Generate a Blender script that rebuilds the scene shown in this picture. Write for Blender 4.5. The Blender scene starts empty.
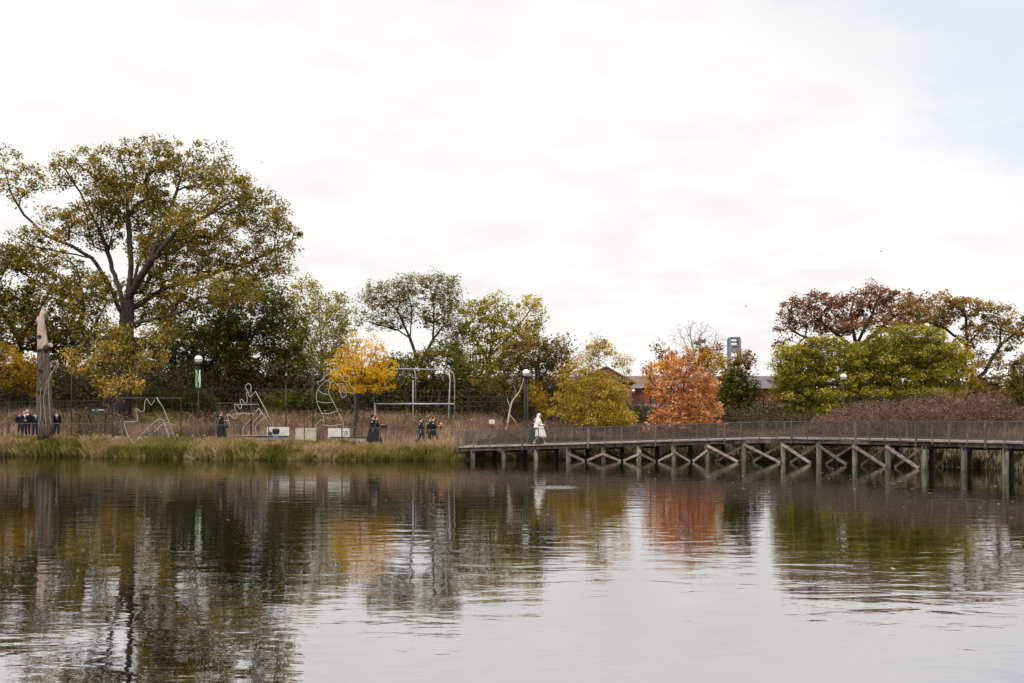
import bpy, bmesh, math, random
import numpy as np
from mathutils import Vector, Matrix
random.seed(7); RNG = np.random.default_rng(11)
sc = bpy.context.scene; COL = sc.collection
F = 1024*35/36.0; CH = 2.4; HY = 421.0
def W(px, py, D): return Vector(((px-512)/F*D, D, CH+(HY-py)/F*D))

# ------------------------------------------------------------ objects
def tag(o, label=None, cat=None, group=None, kind=None):
    if label: o['label'] = label
    if cat: o['category'] = cat
    if group: o['group'] = group
    if kind: o['kind'] = kind
    return o
def thing(name, label, cat, loc=(0,0,0), rz=0, group=None):
    o = bpy.data.objects.new(name, None); COL.objects.link(o)
    o.location = loc; o.rotation_euler = (0,0,rz); o.empty_display_size = .2
    return tag(o, label, cat, group)
def link_mesh(name, me, mat, parent=None, local=False):
    """vertices are in world space unless local; the parent's origin is subtracted"""
    o = bpy.data.objects.new(name, me); COL.objects.link(o)
    if mat: me.materials.append(mat)
    if parent is not None:
        o.parent = parent
        if not local:
            p = parent
            off = Vector((0,0,0))
            while p: off += p.location; p = p.parent
            me.transform(Matrix.Translation(-off))
    return o
class MB:
    def __init__(s): s.v=[]; s.f=[]
    def add(s, vs, fs):
        n=len(s.v); s.v += [tuple(v) for v in vs]; s.f += [tuple(i+n for i in f) for f in fs]
    def box(s, c, d, rot=None):
        x,y,z=[k/2 for k in d]
        vs=[Vector((a*x,b*y,e*z)) for a in(-1,1) for b in(-1,1) for e in(-1,1)]
        if rot is not None: vs=[rot@v for v in vs]
        c=Vector(c)
        s.add([v+c for v in vs],[(0,1,3,2),(4,6,7,5),(0,4,5,1),(2,3,7,6),(0,2,6,4),(1,5,7,3)])
    def beam(s, a, b, w, h, up=(0,0,1)):
        a=Vector(a); b=Vector(b); d=b-a; L=d.length
        if L<1e-6: return
        d.normalize(); u=Vector(up)
        if abs(d.dot(u))>.99: u=Vector((0,1,0))
        side=d.cross(u).normalized(); u=side.cross(d)
        vs=[p+side*(i*w/2)+u*(j*h/2) for p in(a,b) for i,j in((-1,-1),(1,-1),(1,1),(-1,1))]
        s.add(vs,[(0,3,2,1),(4,5,6,7),(0,1,5,4),(1,2,6,5),(2,3,7,6),(3,0,4,7)])
    def tube(s, pts, rs, n=8, cap=True):
        pts=[Vector(p) for p in pts]
        if not hasattr(rs,'__len__'): rs=[rs]*len(pts)
        vs=[];fs=[]; ref=None
        for i,p in enumerate(pts):
            d=(pts[min(i+1,len(pts)-1)]-pts[max(i-1,0)]).normalized()
            if ref is None:
                ref=Vector((0,1,0)) if abs(d.y)<.9 else Vector((1,0,0))
            a=(ref-d*ref.dot(d)).normalized(); b=d.cross(a); ref=a
            for k in range(n):
                t=2*math.pi*k/n; vs.append(p+(a*math.cos(t)+b*math.sin(t))*rs[i])
        for i in range(len(pts)-1):
            for k in range(n): fs.append((i*n+k,i*n+(k+1)%n,(i+1)*n+(k+1)%n,(i+1)*n+k))
        if cap:
            fs.append(tuple(range(n))[::-1]); fs.append(tuple((len(pts)-1)*n+k for k in range(n)))
        s.add(vs,fs)
    def sphere(s, c, r, nu=12, nv=8, sc=(1,1,1)):
        c=Vector(c); vs=[c+Vector((0,0,r*sc[2]))];fs=[]
        for i in range(1,nv):
            t=math.pi*i/nv
            for k in range(nu):
                p=2*math.pi*k/nu
                vs.append(c+Vector((r*sc[0]*math.sin(t)*math.cos(p),r*sc[1]*math.sin(t)*math.sin(p),r*sc[2]*math.cos(t))))
        vs.append(c-Vector((0,0,r*sc[2])))
        for k in range(nu): fs.append((0,1+k,1+(k+1)%nu))
        for i in range(nv-2):
            for k in range(nu): a=1+i*nu; fs.append((a+k,a+nu+k,a+nu+(k+1)%nu,a+(k+1)%nu))
        a=1+(nv-2)*nu
        for k in range(nu): fs.append((a+k,len(vs)-1,a+(k+1)%nu))
        s.add(vs,fs)
    def mesh(s, name, smooth=False):
        me=bpy.data.meshes.new(name); me.from_pydata(s.v,[],s.f); me.update()
        if smooth: me.shade_smooth()
        return me
    def build(s, name, mat, parent=None, smooth=False, local=False):
        return link_mesh(name, s.mesh(name, smooth), mat, parent, local)

def np_mesh(name, V, faces, tint=None, smooth=False):
    """V (n,3); faces (m,k) same-size polygons"""
    me=bpy.data.meshes.new(name); n=len(V); m,k=faces.shape
    me.vertices.add(n); me.vertices.foreach_set('co', V.astype(np.float32).ravel())
    me.loops.add(m*k); me.loops.foreach_set('vertex_index', faces.astype(np.int32).ravel())
    me.polygons.add(m); me.polygons.foreach_set('loop_start', np.arange(0,m*k,k,dtype=np.int32))
    me.update(calc_edges=True)
    if tint is not None:
        a=me.attributes.new('tint','FLOAT','FACE'); a.data.foreach_set('value', tint.astype(np.float32))
    me.polygons.foreach_set('use_smooth', np.full(m, smooth))
    return me

# ------------------------------------------------------------ materials
def mat_new(name):
    m=bpy.data.materials.new(name); m.use_nodes=True; nt=m.node_tree
    for n in list(nt.nodes): nt.nodes.remove(n)
    out=nt.nodes.new('ShaderNodeOutputMaterial'); return m,nt,out
def ramp(nt, stops):
    r=nt.nodes.new('ShaderNodeValToRGB'); e=r.color_ramp.elements
    while len(e)<len(stops): e.new(.5)
    for i,(p,c) in enumerate(stops): e[i].position=p; e[i].color=(*c,1)
    return r
def solid(name, c1, c2=None, scale=3.0, rough=.8, metal=0, bump=0, stretch=(1,1,1), detail=4, spec=.3, vary=0):
    m,nt,out=mat_new(name); L=nt.links
    p=nt.nodes.new('ShaderNodeBsdfPrincipled'); L.new(p.outputs[0],out.inputs[0])
    p.inputs['Roughness'].default_value=rough; p.inputs['Metallic'].default_value=metal
    p.inputs['Specular IOR Level'].default_value=spec
    c2=c2 or tuple(x*.7 for x in c1)
    tc=nt.nodes.new('ShaderNodeTexCoord'); mp=nt.nodes.new('ShaderNodeMapping'); mp.inputs['Scale'].default_value=stretch
    no=nt.nodes.new('ShaderNodeTexNoise'); no.inputs['Scale'].default_value=scale; no.inputs['Detail'].default_value=detail
    L.new(tc.outputs['Object'],mp.inputs[0]); L.new(mp.outputs[0],no.inputs['Vector'])
    r=ramp(nt,[(.3,c2),(.68,c1)]); L.new(no.outputs[0],r.inputs[0]); src=r.outputs[0]
    if vary:   # boards and posts differ from one another
        oi=nt.nodes.new('ShaderNodeObjectInfo'); mr=nt.nodes.new('ShaderNodeMapRange'); mr.inputs[3].default_value=1-vary; mr.inputs[4].default_value=1+vary
        L.new(oi.outputs['Random'],mr.inputs[0]); hs=nt.nodes.new('ShaderNodeHueSaturation'); L.new(mr.outputs[0],hs.inputs['Value']); L.new(src,hs.inputs['Color']); src=hs.outputs[0]
    L.new(src,p.inputs['Base Color'])
    if bump:
        b=nt.nodes.new('ShaderNodeBump'); b.inputs['Strength'].default_value=bump; b.inputs['Distance'].default_value=.05
        L.new(no.outputs[0],b.inputs['Height']); L.new(b.outputs[0],p.inputs['Normal'])
    return m
def leafmat(name, stops, trans=.35, rough=.6):
    m,nt,out=mat_new(name); L=nt.links
    at=nt.nodes.new('ShaderNodeAttribute'); at.attribute_name='tint'
    r=ramp(nt,stops); L.new(at.outputs['Fac'],r.inputs[0])
    d=nt.nodes.new('ShaderNodeBsdfDiffuse'); t=nt.nodes.new('ShaderNodeBsdfTranslucent')
    L.new(r.outputs[0],d.inputs[0]); L.new(r.outputs[0],t.inputs[0])
    mx=nt.nodes.new('ShaderNodeMixShader'); mx.inputs[0].default_value=trans
    L.new(d.outputs[0],mx.inputs[1]); L.new(t.outputs[0],mx.inputs[2]); L.new(mx.outputs[0],out.inputs[0])
    return m
M={}
M['bark']=solid('grey_bark',(.075,.056,.047),(.02,.015,.013),2.5,.95,bump=.6,stretch=(3,3,.6))
M['bark_dark']=solid('dark_bark',(.06,.048,.04),(.025,.02,.018),3,.95)
M['bark_pale']=solid('pale_twigs',(.30,.26,.24),(.16,.13,.12),3,.9)
M['snag_bark']=solid('weathered_bark',(.18,.135,.112),(.022,.016,.013),3.0,.95,bump=1.0,stretch=(5,5,.7),detail=10)
M['snag_wood']=solid('bare_stripped_wood',(.60,.49,.41),(.28,.17,.11),1.6,.85,bump=.2,stretch=(3,3,.5))
M['cut']=solid('cut_wood_face',(.55,.36,.2),(.4,.25,.14),6)
M['hole']=solid('hollow_shade_black',(.012,.009,.008),(.006,.005,.004))
M['vine']=solid('dry_vine',(.34,.29,.25),(.2,.16,.13),5)
M['deck']=solid('weathered_deck_boards',(.29,.235,.21),(.15,.12,.11),2.2,.85,stretch=(1,6,6))
M['beam']=solid('weathered_beam_timber',(.13,.10,.085),(.022,.018,.015),1.3,.9,stretch=(2.5,2.5,1),detail=8,vary=.4)
M['fascia']=solid('pale_edge_beam',(.33,.265,.24),(.17,.135,.12),2.5,.85,vary=.25)
M['dark_timber']=solid('darkest_timber',(.05,.042,.037),(.02,.017,.015),2,.9)  # darkest timber tone: back piles and braces, cross beams, coping, table
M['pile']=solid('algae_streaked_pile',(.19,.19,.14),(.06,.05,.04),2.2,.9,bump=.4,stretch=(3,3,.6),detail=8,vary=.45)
M['brace']=solid('split_bleached_timber',(.34,.265,.22),(.10,.075,.06),2.5,.9,stretch=(1,1,3),detail=8,vary=.45)
M['rail']=solid('brown_painted_steel',(.125,.10,.098),(.075,.06,.058),3,.6)
M['rail_post']=solid('grey_weathered_post',(.16,.13,.125),(.08,.064,.06),3,.8,vary=.4)
M['wire']=solid('dull_wire',(.10,.09,.09),(.07,.06,.06),3,.6)
M['black_iron']=solid('black_iron',(.025,.024,.024),(.015,.014,.014),4,.5)
M['galv']=solid('galvanised_pipe',(.36,.37,.37),(.22,.23,.23),3,.5,.2)
M['display_wire']=solid('white_display_tube',(.46,.42,.37),(.30,.265,.225),4,.7)
M['globe']=solid('milk_glass_globe',(.86,.84,.80),(.74,.72,.69),3,.25,spec=.5)
M['concrete']=solid('pale_concrete',(.46,.43,.39),(.30,.27,.25),1.5,.9)
M['panel_white']=solid('white_board',(.72,.70,.66),(.55,.52,.48),2,.8)
M['panel_beige']=solid('beige_board',(.50,.44,.37),(.33,.28,.23),2,.8)
M['brown_panel']=solid('brown_box',(.12,.05,.035),(.08,.035,.025))
M['brick']=solid('red_brick',(.29,.10,.075),(.18,.06,.05),4,.9)
M['shingle']=solid('mauve_shingle',(.125,.095,.105),(.09,.07,.077),1.2,.9)
M['shingle_brown']=solid('brown_shingle',(.22,.13,.08),(.13,.08,.05),1.2,.9)
M['gutter']=solid('white_trim',(.42,.40,.42),(.30,.28,.30),2)
M['glass']=solid('dark_window_glass',(.05,.06,.07),(.03,.035,.04),2,.15,spec=.6)
M['steel_blue']=solid('pale_blue_steel',(.20,.25,.37),(.15,.19,.28),.2,.5)
M['steel_grey']=solid('lilac_grey_steel',(.26,.22,.25),(.19,.16,.18),.2,.5)
M['steel_dark']=solid('dark_steel',(.08,.06,.07),(.05,.04,.05),.2,.5)
M['skin']=solid('skin',(.55,.33,.25),(.48,.28,.21),5,.6)
M['suit']=solid('black_suit_cloth',(.012,.013,.018),(.006,.007,.010),5,.9)
M['navy']=solid('navy_suit_cloth',(.016,.022,.05),(.010,.014,.03),5,.9)
M['shirt']=solid('white_shirt',(.62,.64,.72),(.50,.52,.60),5)
M['tie']=solid('violet_tie',(.16,.14,.28),(.12,.10,.22),5)
M['green']=solid('dark_green_cloth',(.004,.032,.027),(.003,.020,.017),4,.8)
M['white']=solid('white_satin',(.80,.78,.74),(.66,.63,.60),4,.6)
M['veil']=solid('white_veil',(.78,.75,.72),(.62,.58,.56),6,.8)
M['hair_dark']=solid('dark_hair',(.015,.011,.009),(.008,.006,.005))
M['hair_brown']=solid('brown_hair',(.13,.06,.03),(.08,.035,.02))
M['hair_grey']=solid('grey_hair',(.45,.42,.40),(.32,.30,.28))
M['shoe']=solid('black_shoe',(.012,.012,.012),(.01,.01,.01),3,.4)
M['jeans']=solid('blue_jeans',(.20,.30,.48),(.12,.20,.36),6)
M['gravel']=solid('path_gravel',(.36,.30,.27),(.24,.20,.18),6,.95)
M['banner_green']=solid('green_banner_cloth',(.16,.48,.10),(.12,.38,.08),4)
M['banner_white']=solid('pale_banner_cloth',(.66,.68,.64),(.5,.52,.5),4)
M['turquoise']=solid('turquoise_cloth',(.20,.29,.32),(.10,.15,.18),4)
M['bouquet']=leafmat('bouquet_petals',[(0,(.5,.10,.05)),(.5,(.75,.34,.16)),(1,(.8,.6,.45))])
M['bird']=solid('grey_bird',(.2,.19,.18),(.12,.11,.11))

OLIVE=[(0,(.11,.095,.016)),(.35,(.235,.18,.030)),(.6,(.37,.25,.045)),(.85,(.52,.35,.07)),(1,(.60,.40,.10))]
M['oak']=leafmat('oak_leaves',OLIVE)
M['olive_dark']=leafmat('olive_leaves',[(0,(.06,.055,.013)),(.5,(.17,.13,.022)),(1,(.36,.24,.035))])
M['orange_low']=leafmat('amber_leaves',[(0,(.14,.10,.012)),(.5,(.34,.20,.022)),(1,(.56,.34,.04))])
M['evergreen']=leafmat('dark_green_needles',[(0,(.018,.03,.012)),(.6,(.045,.062,.020)),(1,(.09,.10,.03))],.15)
M['green_mid']=leafmat('mid_green_leaves',[(0,(.045,.055,.016)),(.45,(.105,.11,.02)),(.8,(.22,.18,.03)),(1,(.34,.22,.04))])
M['pale_yellow']=leafmat('pale_yellow_green_leaves',[(0,(.14,.13,.02)),(.5,(.32,.26,.035)),(1,(.52,.39,.08))])
M['locust']=leafmat('locust_leaves',[(0,(.07,.075,.012)),(.5,(.19,.165,.024)),(1,(.42,.30,.05))])
M['ginkgo']=leafmat('bright_yellow_leaves',[(0,(.46,.24,.010)),(.5,(.74,.44,.018)),(1,(.90,.62,.06))],.45)
M['yellowgreen']=leafmat('yellow_green_leaves',[(0,(.12,.12,.018)),(.5,(.34,.27,.03)),(1,(.60,.42,.05))])
M['browngreen']=leafmat('brown_green_leaves',[(0,(.07,.06,.018)),(.5,(.17,.125,.032)),(1,(.30,.19,.05))])
M['willow']=leafmat('ochre_leaves',[(0,(.18,.16,.03)),(.4,(.40,.28,.035)),(.75,(.62,.37,.035)),(1,(.50,.46,.15))])
M['salmon']=leafmat('salmon_orange_leaves',[(0,(.26,.09,.025)),(.5,(.58,.25,.09)),(1,(.82,.46,.23))])
M['orange']=leafmat('orange_maple_leaves',[(0,(.40,.12,.01)),(.5,(.62,.26,.015)),(1,(.78,.40,.04))])
M['rust']=leafmat('rust_leaves',[(0,(.12,.04,.02)),(.5,(.27,.10,.035)),(1,(.44,.20,.06))])
M['greenred']=leafmat('green_and_red_leaves',[(0,(.03,.05,.01)),(.45,(.085,.10,.018)),(.72,(.24,.15,.03)),(1,(.50,.15,.08))])
M['lime']=leafmat('lime_leaves',[(0,(.085,.085,.018)),(.45,(.26,.225,.035)),(1,(.52,.42,.06))],.3)
M['redoak']=leafmat('red_brown_leaves',[(0,(.11,.04,.022)),(.5,(.27,.12,.06)),(1,(.44,.25,.11))])
M['oliveoak']=leafmat('olive_brown_leaves',[(0,(.09,.065,.018)),(.5,(.26,.17,.04)),(1,(.48,.28,.08))])
M['thicket']=leafmat('dry_mauve_seedheads',[(0,(.045,.026,.020)),(.5,(.145,.082,.060)),(1,(.31,.20,.15))],.2)
M['scrub_dark']=leafmat('dark_scrub',[(0,(.03,.028,.015)),(.5,(.072,.058,.03)),(1,(.16,.12,.06))],.2)  # dark brown brush tone; on the undergrowth this colour carries its shade
M['dry']=leafmat('dry_meadow',[(0,(.045,.04,.02)),(.3,(.13,.085,.055)),(.6,(.30,.18,.12)),(.8,(.42,.29,.19)),(1,(.60,.47,.34))],.3)
M['bank_weed']=leafmat('shade_toned_bank_weeds',[(0,(.03,.028,.014)),(.45,(.075,.062,.028)),(1,(.19,.14,.08))],.2)  # brown-green weeds, colour darkened further for the shade beneath the deck
M['reed']=leafmat('shore_reeds',[(0,(.07,.07,.014)),(.25,(.16,.15,.03)),(.45,(.30,.24,.06)),(.65,(.42,.30,.14)),(1,(.58,.42,.28))],.3)
M['flower']=leafmat('yellow_flowers',[(0,(.7,.5,.02)),(1,(.85,.65,.05))],.3)

# ------------------------------------------------------------ terrain
SH=np.array([(-400,150),(-120,92),(-60,75),(-35,68.2),(-25.3,66.3),(-19.4,62.6),(-13,61.3),(-3.5,60.6),(-.5,63.0),(6,62.2),(14,60.9),(17,59.6),(20,55.5),(24,50.2),(29,43),(37,30),(60,-10),(400,-400)],float)
def shore(x): return np.interp(x, SH[:,0], SH[:,1])
def pathz(x): return np.interp(x,[-60,-35,-19,-9,-3.5,0,14,30],[1.3,1.25,1.16,.97,.82,.95,1.15,1.2])
def gz(x,y):
    """ground height"""
    x=np.asarray(x,float); y=np.asarray(y,float)
    ys=shore(x); dxs=(shore(x+.5)-shore(x-.5)); d=(y-ys)/np.sqrt(1+dxs**2)
    pz=pathz(x)
    z=np.interp(d,[-4,-.6,0,.35,1.3],[-1.3,-.35,0,.3,1.0])
    z=np.where(d>0, z*pz, z)
    z=np.where(d>1.3, pz+np.interp(d,[1.3,5,12,30],[0,.05,.42,.6]), z)
    z=z+np.where(d>5,.08*np.sin(x*.7+y*.4)*np.sin(y*.53),0)
    near=np.interp(y,[0,3.2,5],[.9,.35,-1.3])
    return np.maximum(z,near)
def grid_terrain():
    xs=np.unique(np.concatenate([np.arange(-60,50,.8),np.linspace(-900,-60,30),np.linspace(50,900,30)]))
    ys=np.unique(np.concatenate([np.arange(-6,8,1.),np.arange(40,110,.5),np.linspace(8,40,20),np.linspace(110,1500,30),np.linspace(-300,-6,12)]))
    X,Y=np.meshgrid(xs,ys); V=np.stack([X.ravel(),Y.ravel(),gz(X,Y).ravel()],1)
    nx=len(xs); i=np.arange(len(ys)-1)[:,None]*nx+np.arange(nx-1)[None,:]; i=i.ravel()
    Fc=np.stack([i,i+1,i+nx+1,i+nx],1)
    return np_mesh('ground',V,Fc,smooth=True)
M['ground']=solid('dry_ground',(.20,.155,.10),(.09,.085,.04),.6,.95,bump=.3,detail=8)
tag(link_mesh('ground',grid_terrain(),M['ground']),kind='structure')
# path ribbon just above the bank
xs=np.arange(-58,-3.0,.5); V=[];
for x in xs:
    for k,dd in enumerate((1.5,2.4,3.4)):
        y=shore(x)+dd*1.02; V.append((x,y,float(gz(x,y))+.03))
V=np.array(V); n=len(xs); fc=[]
for i in range(n-1):
    for k in range(2): a=i*3+k; fc.append((a,a+3,a+4,a+1))
tag(link_mesh('path',np_mesh('path',V,np.array(fc),smooth=True),M['gravel']),kind='structure')
# water
def water_mat():
    m,nt,out=mat_new('pond_water'); L=nt.links; N=nt.nodes.new
    g=N('ShaderNodeBsdfGlossy'); g.inputs['Color'].default_value=(.96,.94,.965,1); g.inputs['Roughness'].default_value=.0
    df=N('ShaderNodeBsdfDiffuse'); df.inputs['Color'].default_value=(.006,.006,.002,1)
    fr=N('ShaderNodeFresnel'); fr.inputs['IOR'].default_value=1.33
    mr0=N('ShaderNodeMapRange'); mr0.inputs[1].default_value=.02; mr0.inputs[2].default_value=.6; mr0.inputs[3].default_value=.60; mr0.inputs[4].default_value=.71
    L.new(fr.outputs[0],mr0.inputs[0]); mx=N('ShaderNodeMixShader'); L.new(mr0.outputs[0],mx.inputs[0]); L.new(df.outputs[0],mx.inputs[1]); L.new(g.outputs[0],mx.inputs[2]); L.new(mx.outputs[0],out.inputs[0])
    tc=N('ShaderNodeTexCoord')
    def noise(scale,stretch,det,dist=0,rot=0):
        mp=N('ShaderNodeMapping'); mp.inputs['Scale'].default_value=stretch; mp.inputs['Rotation'].default_value=(0,0,rot)
        n=N('ShaderNodeTexNoise'); n.inputs['Scale'].default_value=scale; n.inputs['Detail'].default_value=det; n.inputs['Distortion'].default_value=dist
        L.new(tc.outputs['Object'],mp.inputs[0]); L.new(mp.outputs[0],n.inputs['Vector']); return n
    a=noise(1.25,(.6,1.25,1),3,.5,.06); b=noise(5.0,(.7,1.3,1),3,.3,-.1); big=noise(.07,(.5,1.2,1),3); big2=noise(.11,(.35,1.0,1),2,0,.2)
    # amplitude patches: calmer and livelier water
    mr=N('ShaderNodeMapRange'); mr.inputs[1].default_value=.35; mr.inputs[2].default_value=.65; mr.inputs[3].default_value=.45; mr.inputs[4].default_value=1.25
    L.new(big.outputs[0],mr.inputs[0])
    b1=N('ShaderNodeBump'); b1.inputs['Distance'].default_value=.011
    L.new(a.outputs[0],b1.inputs['Height']); L.new(mr.outputs[0],b1.inputs['Strength'])
    b2=N('ShaderNodeBump'); b2.inputs['Distance'].default_value=.0042
    m2=N('ShaderNodeMapRange'); m2.inputs[1].default_value=.42; m2.inputs[2].default_value=.66; m2.inputs[3].default_value=.12; m2.inputs[4].default_value=.8; L.new(big2.outputs[0],m2.inputs[0])
    # a small ruffled spot out in the pond, below the bride
    vm=N('ShaderNodeVectorMath'); vm.operation='SUBTRACT'; vm.inputs[1].default_value=(1.55,36.3,0); L.new(tc.outputs['Object'],vm.inputs[0])
    vs_=N('ShaderNodeVectorMath'); vs_.operation='MULTIPLY'; vs_.inputs[1].default_value=(.95,.75,0); L.new(vm.outputs[0],vs_.inputs[0])
    ln=N('ShaderNodeVectorMath'); ln.operation='LENGTH'; L.new(vs_.outputs[0],ln.inputs[0])
    m3=N('ShaderNodeMapRange'); m3.inputs[1].default_value=.3; m3.inputs[2].default_value=1.0; m3.inputs[3].default_value=14.0; m3.inputs[4].default_value=0; L.new(ln.outputs['Value'],m3.inputs[0])
    ad=N('ShaderNodeMath'); ad.operation='ADD'; L.new(m2.outputs[0],ad.inputs[0]); L.new(m3.outputs[0],ad.inputs[1]); 
    hm=N('ShaderNodeMath'); hm.operation='MULTIPLY'; L.new(b.outputs[0],hm.inputs[0]); L.new(ad.outputs[0],hm.inputs[1])
    L.new(hm.outputs[0],b2.inputs['Height']); L.new(b1.outputs[0],b2.inputs['Normal']); L.new(b2.outputs[0],g.inputs['Normal'])
    return m
wm=np_mesh('water',np.array([(-500,-400,0),(500,-400,0),(500,300,0),(-500,300,0)],float),np.array([[0,1,2,3]]))
tag(link_mesh('water',wm,water_mat()),kind='structure')

# ------------------------------------------------------------ foliage
def leaf_cloud(C, per, rad, size, up=.4, aspect=.6, flat=.8, tb=None, rng=RNG, tvar=.35, cvar=.45):
    n=len(C); k=n*per
    ci=np.repeat(np.arange(n),per)
    off=rng.normal(0,1,(k,3)); off/= (np.linalg.norm(off,axis=1,keepdims=True)+1e-6)
    off*= (rng.random((k,1))**.45)*rad*rng.uniform(.45,1.6,(n,1))[ci]; off[:,2]*=flat
    c=C[ci]+off
    nr=rng.normal(0,1,(k,3)); nr[:,2]=np.abs(nr[:,2])+up; nr/=np.linalg.norm(nr,axis=1,keepdims=True)
    u=np.cross(nr,rng.normal(0,1,(k,3))); u/=np.linalg.norm(u,axis=1,keepdims=True)+1e-9; v=np.cross(nr,u)
    s=size*(.45+1.1*rng.random((k,1))**1.5); u=u*s*.5; v=v*s*.5*aspect
    V=np.empty((k,4,3)); V[:,0]=c-u; V[:,1]=c+v*1.0+u*.1; V[:,2]=c+u; V[:,3]=c-v+u*.1
    cl=rng.random(n)[ci]
    t=.5+(cl-.5)*cvar*1.6+(rng.random(k)-.5)*tvar*1.6
    if tb is not None: t=t+tb[ci]
    return V.reshape(-1,3), np.arange(k*4).reshape(k,4), np.clip(t,0,1)
def vnoise(P,s,seed=0):
    q=P/s+seed*3.17
    return (np.sin(q[:,0]*1.7+np.sin(q[:,1]*1.3+q[:,2]))+np.sin(q[:,1]*1.9+np.sin(q[:,2]*1.6+1.3*q[:,0]))+np.sin(q[:,2]*2.1+np.sin(q[:,0]*1.4-q[:,1])))/3
def sample_blobs(blobs, D, spacing, rng, shell=.35, carve=.0, cs=2.0, seed=0):
    out=np.zeros((0,3))
    for b in blobs:
        px,py,rx,ry=b[:4]; dy=b[4] if len(b)>4 else 0; df=b[5] if len(b)>5 else .8
        d=D+dy; c=np.array(W(px,py,d)); r=np.array([rx*d/F, rx*d/F*df, ry*d/F])
        vol=4.19*r.prod(); n=int(vol/(spacing**3)*1.9)+6
        q=rng.normal(0,1,(n,3)); q/=np.linalg.norm(q,axis=1,keepdims=True)
        rr=(shell+(1-shell)*rng.random((n,1)))**(.55)
        P=c+q*rr*r
        if carve: P=P[vnoise(P,cs,seed)>-1+carve*1.2]
        keep=[]
        for p in P:
            if len(keep) and np.min(((np.array(keep[-400:])-p)**2).sum(1))<(spacing*.72)**2: continue
            if len(out) and np.min(((out-p)**2).sum(1))<(spacing*.72)**2: continue
            keep.append(p)
        if keep: out=np.concatenate([out,np.array(keep)])
    return out
def grow(lines, A, zmin, rng, balance=.25, step=.6, wig=.10, up=.12):
    MAXN=len(A)*10+2000
    pos=np.zeros((MAXN,3)); par=np.full(MAXN,-1); pl=np.zeros(MAXN); n=0
    main=None
    for li,line in enumerate(lines):
        P=[np.array(p,float) for p in line]
        pts=[P[0]]
        for a,b in zip(P[:-1],P[1:]):
            m=max(1,int(np.linalg.norm(b-a)/step))
            for k in range(1,m+1): pts.append(a+(b-a)*k/m+rng.normal(0,.03,3)*(k<m))
        if li==0: last=-1
        else:
            last=int(np.argmin(((pos[:n]-pts[0])**2).sum(1))); pts=pts[1:]
        for p in pts:
            pos[n]=p; par[n]=last; pl[n]=0 if last<0 else pl[last]+np.linalg.norm(p-pos[last]); last=n; n+=1
    nseed=n
    ctr=pos[:n].mean(0); order=np.argsort(((A-np.array([pos[0,0],pos[0,1],zmin]))**2).sum(1))
    for ai in order:
        p=A[ai]; q=pos[:n]
        dist=np.sqrt(((q-p)**2).sum(1)); cost=dist+balance*pl[:n]+np.where(q[:,2]<zmin,50,0)+np.clip(q[:,2]-p[2],0,9)*.35
        j=int(np.argmin(cost)); a=pos[j]; d=p-a; Ld=np.linalg.norm(d); m=max(1,int(Ld/step))
        bend=rng.normal(0,wig,3)*Ld; bend[2]-=up*Ld*.6
        last=j
        for k in range(1,m+1):
            t=k/m; x=a+d*t+bend*4*t*(1-t)*.5+(rng.normal(0,.04,3) if k<m else 0)
            if n>=MAXN: break
            pos[n]=x; par[n]=last; pl[n]=pl[last]+np.linalg.norm(x-pos[last]); last=n; n+=1
    return pos[:n],par[:n],nseed
def branch_mesh(name,pos,par,trunk_r,nseed,tip=.012,ex=1.92,minr=.010):
    n=len(pos); acc=np.zeros(n); kids=np.zeros(n,int)
    for i in range(n-1,-1,-1):
        if acc[i]==0: acc[i]=tip**ex
        if par[i]>=0: acc[par[i]]+=acc[i]
    r=acc**(1/ex); k=trunk_r/r[0]; r=np.maximum(r*k, minr)
    # trunk flare near the base
    z0=pos[0,2]; fl=1+.45*np.exp(-np.maximum(pos[:,2]-z0,0)/.8); fl=np.where(np.arange(n)<nseed,fl,1); r=r*fl
    me=[]; Vs=[];Fs=[];off=0
    idx=np.arange(n)[par>=0]
    for lo,hi,ns in((.09,99,10),(.03,.09,6),(0,.03,3)):
        e=idx[(r[idx]>=lo)&(r[idx]<hi)]
        if not len(e): continue
        a=pos[par[e]]; b=pos[e]; ra=np.minimum(r[par[e]],r[e]*1.25); rb=r[e]
        d=b-a; L=np.linalg.norm(d,axis=1,keepdims=True)+1e-9; d/=L
        ref=np.where(np.abs(d[:,2:3])>.9,np.array([[1.,0,0]]),np.array([[0,0,1.]]))
        u=np.cross(d,ref); u/=np.linalg.norm(u,axis=1,keepdims=True); v=np.cross(d,u)
        a=a-d*ra[:,None]*.3
        t=np.arange(ns)*2*np.pi/ns; ct=np.cos(t)[None,:,None]; st=np.sin(t)[None,:,None]
        R=u[:,None]*ct+v[:,None]*st
        A_=a[:,None]+R*ra[:,None,None]; B_=b[:,None]+R*rb[:,None,None]
        V=np.concatenate([A_,B_],1).reshape(-1,3); m=len(e)
        base=(np.arange(m)*2*ns)[:,None]; k1=np.arange(ns); k2=(k1+1)%ns
        Fc=np.stack([base+k1,base+k2,base+k2+ns,base+k1+ns],2).reshape(-1,4)+off
        Vs.append(V);Fs.append(Fc);off+=len(V)
    return np_mesh(name,np.concatenate(Vs),np.concatenate(Fs),smooth=True)
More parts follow.
